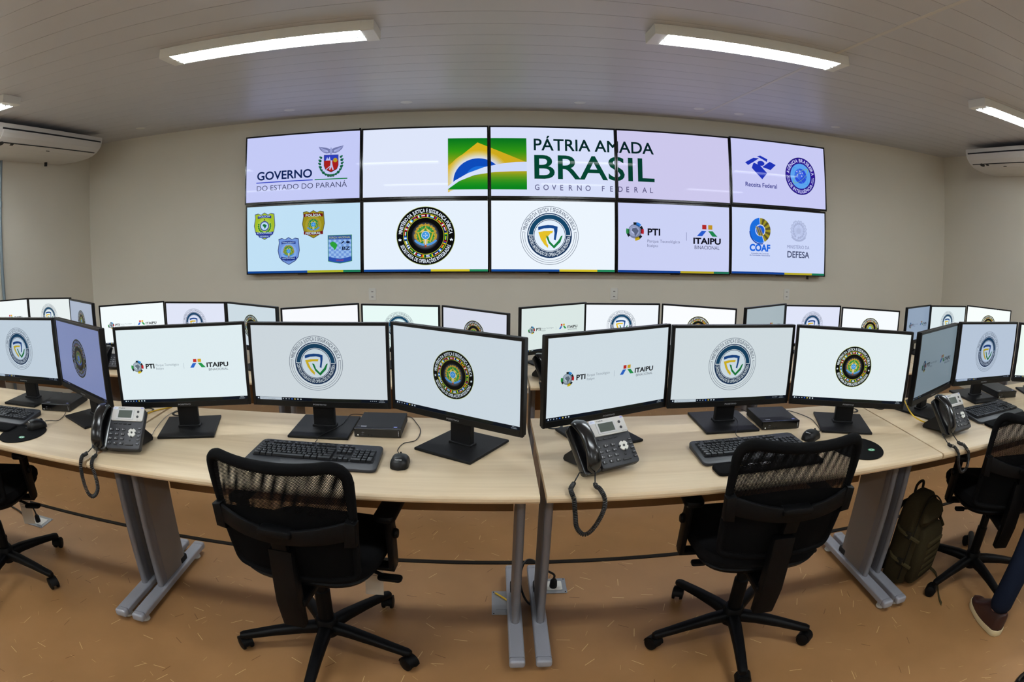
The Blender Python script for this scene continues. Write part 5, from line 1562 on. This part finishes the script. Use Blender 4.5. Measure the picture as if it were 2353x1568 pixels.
def chain(V, E, Rr, pts, rs, start=None):
    prev = start
    for p, r in zip(pts, rs):
        V.append(p); Rr.append(r)
        if prev is not None: E.append((prev, len(V) - 1))
        prev = len(V) - 1
    return prev
def person():
    px, py = 1.80, -4.42
    t = thing('person', 'person standing at the right picture edge in blue jeans and brown shoes', 'person', (px, py, 0))
    hip = (0, 0, .95)
    V, E, Rr = [], [], []
    chain(V, E, Rr, [(0, .0, .95), (0, .01, 1.08), (0, .0, 1.24), (0, -.01, 1.40), (0, -.008, 1.47), (0, .0, 1.51)], [(.145, .10), (.13, .095), (.15, .105), (.135, .092), (.062, .060), (.058, .060)])
    neck = 5
    hd_ = chain(V, E, Rr, [(0, .022, 1.575), (0, .020, 1.645), (0, .012, 1.715), (0, .008, 1.76)], [(.076, .088), (.092, .112), (.090, .110), (.056, .066)], neck)
    chain(V, E, Rr, [(0, .112, 1.632), (0, .128, 1.615)], [.016, .012], 7)             # nose
    LEG = {-1: [(-.095, 0, .88), (-.118, .02, .68), (-.158, .045, .49), (-.226, .02, .30), (-.283, .01, .10)], 1: [(.095, 0, .88), (.16, -.06, .68), (.23, -.10, .49), (.29, -.19, .30), (.33, -.28, .10)]}
    for s in (-1, 1):
        k = chain(V, E, Rr, LEG[s], [.095, .078, .058, .054, .040], 0)
        a = LEG[s][-1]
        chain(V, E, Rr, [(a[0] + .022, a[1] + .075, .046), (a[0] + .034, a[1] + .14, .036)], [(.024, .016), (.020, .008)], k)
        sh = chain(V, E, Rr, [(s * .170, -.01, 1.425), (s * .238, .0, 1.30), (s * .265, .0, 1.12), (s * .262, .055, .94), (s * .260, .075, .865)], [.062, .050, .041, .034, .026], 3)
        palm = chain(V, E, Rr, [(s * .258, .085, .82), (s * .256, .092, .785)], [(.022, .036), (.020, .036)], sh)
        for dy, ln, bend in ((-.026, .050, .010), (-.009, .062, .014), (.009, .066, .016), (.026, .058, .014)):
            chain(V, E, Rr, [(s * .255, .094 + dy, .760), (s * (.252 - bend * .4), .098 + dy, .760 - ln * .5), (s * (.246 - bend), .102 + dy, .760 - ln)], [.0095, .009, .0075], palm)
        chain(V, E, Rr, [(s * .248, .122, .805), (s * .240, .142, .778), (s * .236, .148, .755)], [.012, .010, .008], palm - 1)
    body = skinned('body', V, E, Rr, 0, 'skin', t)
    # ears and eyes
    for s in (-1, 1):
        MB().lathe([(0, 0), (.017, .002), (.022, .010), (.014, .014), (0, .010)], 14, Matrix.Translation((s * .078, .01, 1.640)) @ Matrix.Rotation(s * PI / 2, 4, 'Y') @ Matrix.Diagonal((1.5, 1, 1, 1))).build('ear', 'skin', body, True)
        MB().lathe([(0, -.012), (.010, -.007), (.0125, 0), (.010, .007), (0, .012)], 12, Matrix.Translation((s * .032, .092, 1.652))).build('eye', 'white', body, True)
    MB().tube(smoothpath([(-.025, .094, 1.577), (0, .103, 1.575), (.025, .094, 1.577)], 4), .006, 6).build('mouth', 'leather', body, True)
    V, E, Rr = [], [], []
    chain(V, E, Rr, [(0, -.030, 1.615), (0, -.022, 1.675), (0, -.004, 1.725), (0, .004, 1.775)], [(.088, .082), (.099, .104), (.098, .112), (.058, .072)])
    skinned('hair', V, E, Rr, 0, 'hair', t)
    V, E, Rr = [], [], []
    chain(V, E, Rr, [(0, 0, .96), (0, .005, 1.06)], [(.155, .112), (.145, .108)])
    for s in (-1, 1):
        P = LEG[s]
        chain(V, E, Rr, [P[0], P[1], P[2], P[3], (P[4][0] - .002, P[4][1] - .005, .15), (P[4][0] - .002, P[4][1] - .008, .095)], [.106, .090, .072, .068, .066, .068], 0)
    skinned('jeans', V, E, Rr, 0, 'denim', t)
    V, E, Rr = [], [], []
    chain(V, E, Rr, [(0, .0, .90), (0, .008, 1.06), (0, .0, 1.25), (0, -.01, 1.395), (0, -.008, 1.465)], [(.176, .134), (.160, .122), (.166, .122), (.155, .108), (.078, .076)])
    for s in (-1, 1):
        chain(V, E, Rr, [(s * .175, -.01, 1.425), (s * .240, .0, 1.30), (s * .267, .0, 1.12), (s * .263, .052, .95), (s * .261, .068, .90)], [.084, .062, .052, .045, .042], 3)
    skinned('shirt', V, E, Rr, 0, 'shirt', t)
    for s in (-1, 1):                                                  # shoes
        a = LEG[s][-1]
        m = Matrix.Translation((a[0] - .005, a[1] - .075, 0)) @ Matrix.Rotation(-.20 if s < 0 else -.25, 4, 'Z')
        def foot(q, grow=0.0):
            w = (.036 + .014 * math.sin(PI * min(1, q * 1.05)) + .006 * math.sin(PI * q) ** 2) * (1 - .0 * q)
            if q > .82: w *= math.sqrt(max(.02, 1 - ((q - .82) / .185) ** 2))
            if q < .10: w *= math.sqrt(max(.05, 1 - ((.10 - q) / .105) ** 2))
            return w + grow
        pts = [(foot(i / 24, .005), .295 * i / 24) for i in range(25)]
        outl = pts + [(-x * .92, y) for x, y in pts[::-1]]
        sole = MB().prism(outl, .001, .030, 'z', m=m, bevel=.004).build('shoe_sole', 'sole', t, True)
        rings = []
        for i in range(25):
            q = i / 24
            w = foot(q)
            h = .108 - .01 * q if q < .48 else .103 - .066 * min(1, (q - .48) / .38) - .012 * max(0, q - .83) / .17
            h = max(h, .045)
            if q > .9: h -= .012 * ((q - .9) / .1)
            ring = []
            for k in range(14):
                an = PI * k / 13
                ring.append(m @ Vector((w * math.copysign(abs(math.cos(an)) ** .7, math.cos(an)), .004 + .286 * q, .028 + (h - .02) * max(0, math.sin(an)) ** .7)))
            rings.append(ring)
        up_ = MB().rings(rings).build('shoe', 'leather', t, True)
        for k in range(4):
            y = .125 + .022 * k; z = .108 - .013 * k
            MB().tube([m @ Vector((-.022, y, z - .012)), m @ Vector((0, y + .004, z - .001)), m @ Vector((.022, y, z - .012))], .0025, 5).build('lace', 'cable', up_, True)
    return t
person()
